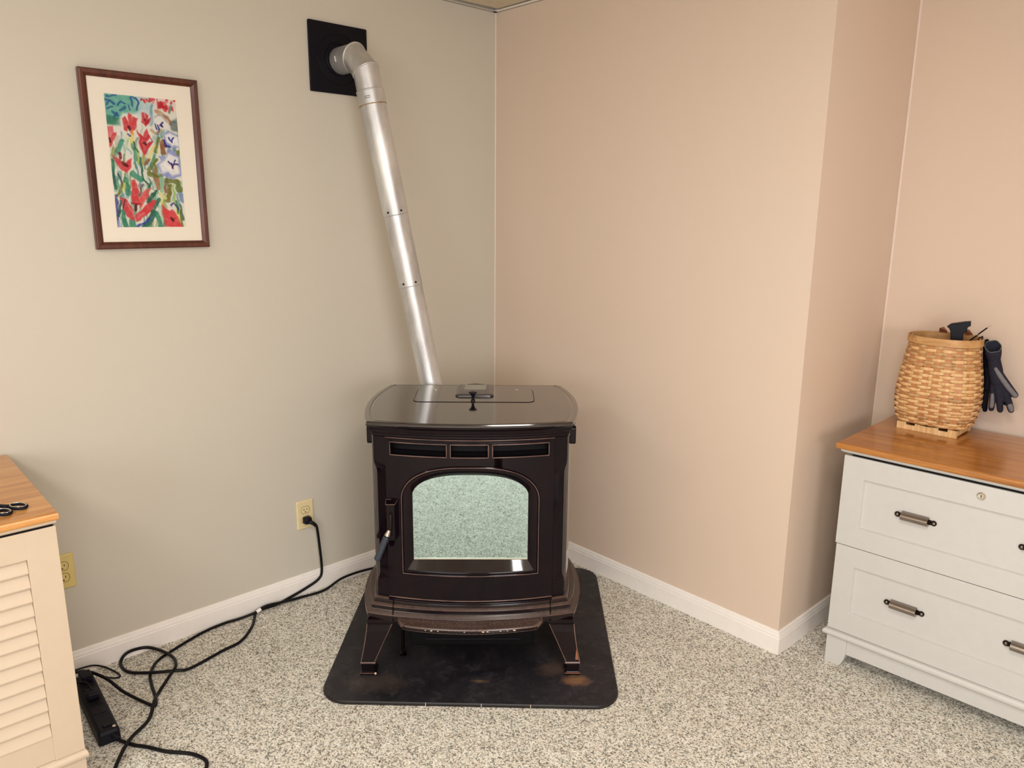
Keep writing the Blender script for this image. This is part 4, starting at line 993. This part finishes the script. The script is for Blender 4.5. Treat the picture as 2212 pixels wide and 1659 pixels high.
NS, NR = 20, 26
ZB, ZT = 0.0285, 0.294
RP = (ZT-ZB)/NR
for k in range(NS):
    th = 2*PI*(k+0.5)/NS; L = []
    for i in range(15):
        z = 0.018+(0.312-0.018)*i/14; z = max(z, 0.028); wv = 0.012*(0.8 if z < 0.05 else 1.0)
        dth = wv/bshape(z)[0]
        L.append([bpt(th-dth, z, -0.0016), bpt(th+dth, z, -0.0016), bpt(th+dth, z, -0.0002), bpt(th-dth, z, -0.0002)])
    MB().loops(L).build('stake', 'stake', BK)
SUB = 6
for r in range(NR):
    zc = ZB+RP*(r+0.5); N = NS*SUB; L = []
    hw = RP*0.485; dz_ph = rng.uniform(-0.0006, 0.0006)
    for q in range(N):
        th = 2*PI*q/N; ph = PI*(q/SUB - 0.5 - 0.5)*1.0
        wv = math.cos(PI*(q/SUB-0.5)+(PI if r % 2 else 0))
        off = 0.0026*(1 if wv > 0 else -1)*abs(wv)**0.5
        zz = zc+dz_ph+0.0006*math.sin(th*3+r)
        pts = []
        for du, dr in ((-1.0, 0.0), (-0.6, 0.0011), (0.0, 0.0017), (0.6, 0.0011), (1.0, 0.0), (0.0, -0.0006)):
            pts.append(bpt(th, zz+hw*du, off+dr))
        L.append(pts)
    L.append(L[0])
    o = MB().loops(L, False, False).build('weaver', 'splint_dark' if (r > 17 and r % 3 != 0) or r in (2, 9) else 'splint', BK, smooth=False)
    smooth_angle(o, 55)
# rim hoops outside and inside, foot frame, corner runners
def hoop(z0, z1, o0, o1, name, mat):
    L = [[bpt(2*PI*k/64, z0, o0)+Vector((0, 0, 0)), bpt(2*PI*k/64, z1-0.001, o0), bpt(2*PI*k/64, z1, (o0+o1)/2), bpt(2*PI*k/64, z1-0.001, o1), bpt(2*PI*k/64, z0, o1)] for k in range(64)]
    L.append(L[0]); return smooth_angle(MB().loops(L, False, False).build(name, mat, BK), 50)
hoop(0.2945, 0.3185, 0.0030, 0.0075, 'rim_hoop', 'hoop')
hoop(0.290, 0.3165, -0.0065, -0.0022, 'rim_hoop', 'hoop')
for sy in (-1, 1):
    y_ = sy*0.068
    pts = [(-0.092, 0), (0.092, 0), (0.092, 0.024), (0.064, 0.026), (0.064, 0.0165), (0.036, 0.0165), (0.036, 0.025), (0.0, 0.021), (-0.036, 0.025), (-0.036, 0.0165), (-0.064, 0.0165), (-0.064, 0.026), (-0.092, 0.024)]
    MB().prism(pts, 'y', y_-0.005, y_+0.005).build('foot_rail', 'splint', BK, bevel=0.001)
for sx in (-1, 1):
    MB().box(*sorted((sx*0.092, sx*0.083)), -0.062, 0.062, 0.006, 0.023).build('foot_rail', 'splint', BK, bevel=0.001)
MB().loops([[(x, y, z) for x, y in rrect(-0.088, 0.088, -0.058, 0.058, 0.03)] for z in (0.0285, 0.0315)]).build('basket_bottom', 'stake', BK)
# inside lining so the weave is not see-through from above: the far wall shows under the rim, already woven
for (a, b) in (((-0.047, 0.080), (-0.020, 0.083)), ((0.030, 0.080), (0.056, 0.078))):
    x0, x1 = a[0], b[0]
    st_ = MB(); st_.loops([[(x0, 0.083, 0.300), (x1, 0.083, 0.300), (x1, 0.087, 0.300), (x0, 0.087, 0.300)], [(x0+0.001, 0.081, 0.324), (x1-0.001, 0.081, 0.322), (x1-0.001, 0.085, 0.322), (x0+0.001, 0.085, 0.324)],
        [(x0+0.004, 0.074, 0.332), (x1-0.012, 0.076, 0.336), (x1-0.012, 0.080, 0.336), (x0+0.004, 0.078, 0.332)], [(x0+0.016, 0.060, 0.330), (x1+0.004, 0.060, 0.326), (x1+0.004, 0.064, 0.324), (x0+0.016, 0.064, 0.328)]])
    st_.build('leather_strap', 'leather', BK, bevel=0.0006)
# things in and on the basket, in a frame squared to how they hang (x right, y back)
GO = Vector((1.735, 0.455, BZ)); GR = math.radians(16.97)
tl = thing('tool_head', 'black flared flat tool head sticking up out of the splint basket', 'tool', GO, GR)
tp = [(-0.014, 0.349), (-0.002, 0.3565), (0.037, 0.366), (0.052, 0.3685), (0.053, 0.356), (0.0445, 0.351), (0.045, 0.339), (0.036, 0.331), (0.036, 0.310), (0.034, 0.027), (0.004, 0.027), (0.001, 0.310), (-0.0025, 0.336), (-0.007, 0.344)]
MB().prism(tp, 'y', -0.012, 0.016).build('tool_body', 'black_plastic', tl, bevel=0.002)
MB().prism([(-0.011, 0.3505), (-0.002, 0.3562), (0.037, 0.3657), (0.052, 0.3682), (0.052, 0.3700), (0.037, 0.3680), (-0.002, 0.3588)], 'y', -0.010, 0.014).build('tool_cap', 'black_plastic', tl)
sk = thing('thin_stick', 'thin dark stick with pale tip leaning out of the basket beside the gloves', 'stick', GO, GR)
a_, b_ = Vector((0.003, 0.072, 0.241)), Vector((0.108, 0.012, 0.361))
sd = (b_-a_)
MB().tube([a_, a_+sd*0.5, a_+sd*0.92], 0.0022, 8).build('stick_shaft', 'black_plastic', sk)
MB().tube([a_+sd*0.92, b_], 0.0023, 8).build('stick_tip', 'chip', sk)
MB().tube([a_+sd*0.68, a_+sd*0.72], 0.0028, 8).build('stick_ferrule', 'chrome', sk)
def glove(label, P0, cuff, hand, fingers, mat, patches):
    g = thing('work_glove', label, 'glove', GO, GR, 'work gloves hung on the basket rim')
    m = MB()
    for path, rad in hand+fingers:
        pts = catmull(path, 4); n = len(pts)
        rs = [float(np.interp(i/(n-1), np.linspace(0, 1, len(rad)), rad)) for i in range(n)]
        m.tube(pts, rs, 12)
        for e, r_ in ((pts[0], rs[0]), (pts[-1], rs[-1])): m.ell(e, r_, r_, r_, 10, 8)
    o = m.build('glove_hand', mat, g, smooth=True)
    rm = o.modifiers.new('fuse', 'REMESH'); rm.mode = 'VOXEL'; rm.voxel_size = 0.0022; rm.use_smooth_shade = True
    sm = o.modifiers.new('soften', 'SMOOTH'); sm.iterations = 6; sm.factor = 0.5
    for path, rad in patches:
        pts = catmull(path, 4); n = len(pts)
        rs = [float(np.interp(i/(n-1), np.linspace(0, 1, len(rad)), rad)) for i in range(n)]
        q = MB().tube(pts, rs, 10); q.ell(pts[0], rs[0], rs[0], rs[0], 10, 8); q.ell(pts[-1], rs[-1], rs[-1], rs[-1], 10, 8)
        po = q.build('palm_patch', 'glove_grey', g, smooth=True); po['label'] = 'grey rubber-dipped patch'
        rm = po.modifiers.new('fuse', 'REMESH'); rm.mode = 'VOXEL'; rm.voxel_size = 0.0018; rm.use_smooth_shade = True
    # knitted cuff: open tube
    c0, c1_, ra, rb, tilt = cuff
    c0 = Vector(c0); c1_ = Vector(c1_)
    def ring(c, ra, rb, tl_): return [c+Vector((ra*math.cos(a), rb*math.sin(a)*math.cos(tl_), rb*math.sin(a)*math.sin(tl_)+0.0012*math.cos(5*a))) for a in [2*PI*k/28 for k in range(28)]]
    mid = (c0+c1_)/2
    L = [ring(c1_, ra*0.80, rb*0.62, tilt*.3), ring(mid, ra*0.96, rb*0.9, tilt*.7), ring(c0, ra, rb, tilt), ring(c0+Vector((0, 0, 0.0008)), ra*0.95, rb*0.94, tilt), ring(c0, ra*0.90, rb*0.88, tilt), ring(mid, ra*0.84, rb*0.78, tilt*.7), ring(c1_, ra*0.6, rb*0.5, tilt*.3)]
    smooth_angle(MB().loops(L, False, True).build('cuff', mat, g), 60)
    MB().tube(ring(c0+Vector((0, 0, 0.0004)), ra*0.96, rb*0.95, tilt), 0.0013, 6, closed=True).build('cuff_edge', 'glove_trim', g, smooth=True)
    MB().tube(catmull([c0+Vector((-ra*0.8, 0.004, 0.002)), c0+Vector((-ra*1.2, 0.006, 0.018)), Vector((0.088, 0.004, 0.322)), Vector((0.080, 0.004, 0.316)), Vector((0.079, 0.004, 0.300))], 5), 0.0016, 6).build('hang_loop', mat, g, smooth=True)
    return g
YA = 0.0
glove('charcoal work glove with open cuff and grey dipped fingers, right of the basket', None,
      ((0.1215, -0.004, 0.295), (0.1290, 0.004, 0.252), 0.0235, 0.024, 0.85),
      [([(0.1275, 0.004, 0.262), (0.133, 0.004, 0.240), (0.139, 0.002, 0.215), (0.146, 0.0, 0.185)], [0.017, 0.019, 0.021, 0.019]), ([(0.140, 0.012, 0.215), (0.150, 0.012, 0.178)], [0.018, 0.018])],
      [([(0.150, -0.006, 0.208), (0.178, -0.010, 0.172), (0.200, -0.008, 0.146)], [0.0125, 0.0115, 0.0100]),
       ([(0.154, -0.002, 0.185), (0.181, -0.004, 0.132), (0.196, -0.004, 0.095)], [0.0125, 0.0110, 0.0095]),
       ([(0.148, -0.002, 0.180), (0.1605, -0.006, 0.125), (0.1665, -0.006, 0.092)], [0.0120, 0.0105, 0.0092]),
       ([(0.138, 0.004, 0.180), (0.141, 0.002, 0.128), (0.1425, 0.002, 0.091)], [0.0110, 0.0095, 0.0085]),
       ([(0.150, 0.014, 0.190), (0.172, 0.018, 0.140), (0.180, 0.018, 0.112)], [0.0110, 0.0100, 0.0088])],
      'knit', [([(0.137, -0.0155, 0.226), (0.152, -0.0155, 0.204), (0.177, -0.0170, 0.172), (0.200, -0.0125, 0.146)], [0.0055, 0.0075, 0.0080, 0.0080]),
               ([(0.190, -0.0075, 0.112), (0.196, -0.0070, 0.097)], [0.0085, 0.0080]),
               ([(0.1395, -0.0035, 0.140), (0.1415, -0.0035, 0.115), (0.142, -0.003, 0.100)], [0.0055, 0.0070, 0.0065])])
glove('black work glove pressed against the basket side, behind the open-cuffed glove', None,
      ((0.1035, 0.040, 0.300), (0.109, 0.040, 0.262), 0.0105, 0.018, 0.5),
      [([(0.108, 0.040, 0.268), (0.114, 0.038, 0.235), (0.121, 0.034, 0.190)], [0.0110, 0.0125, 0.0120])],
      [([(0.120, 0.032, 0.190), (0.1235, 0.026, 0.130), (0.1265, 0.024, 0.080)], [0.0090, 0.0085, 0.0075]),
       ([(0.121, 0.046, 0.190), (0.123, 0.050, 0.130), (0.122, 0.050, 0.086)], [0.0090, 0.0085, 0.0075]),
       ([(0.121, 0.020, 0.180), (0.1215, 0.014, 0.130), (0.119, 0.012, 0.094)], [0.0085, 0.0080, 0.0070]),
       ([(0.122, 0.058, 0.190), (0.126, 0.066, 0.140), (0.126, 0.068, 0.100)], [0.0085, 0.0080, 0.0070]),
       ([(0.116, 0.018, 0.220), (0.1205, 0.006, 0.185), (0.121, 0.002, 0.155)], [0.0085, 0.0080, 0.0070])],
      'knit_dark', [])
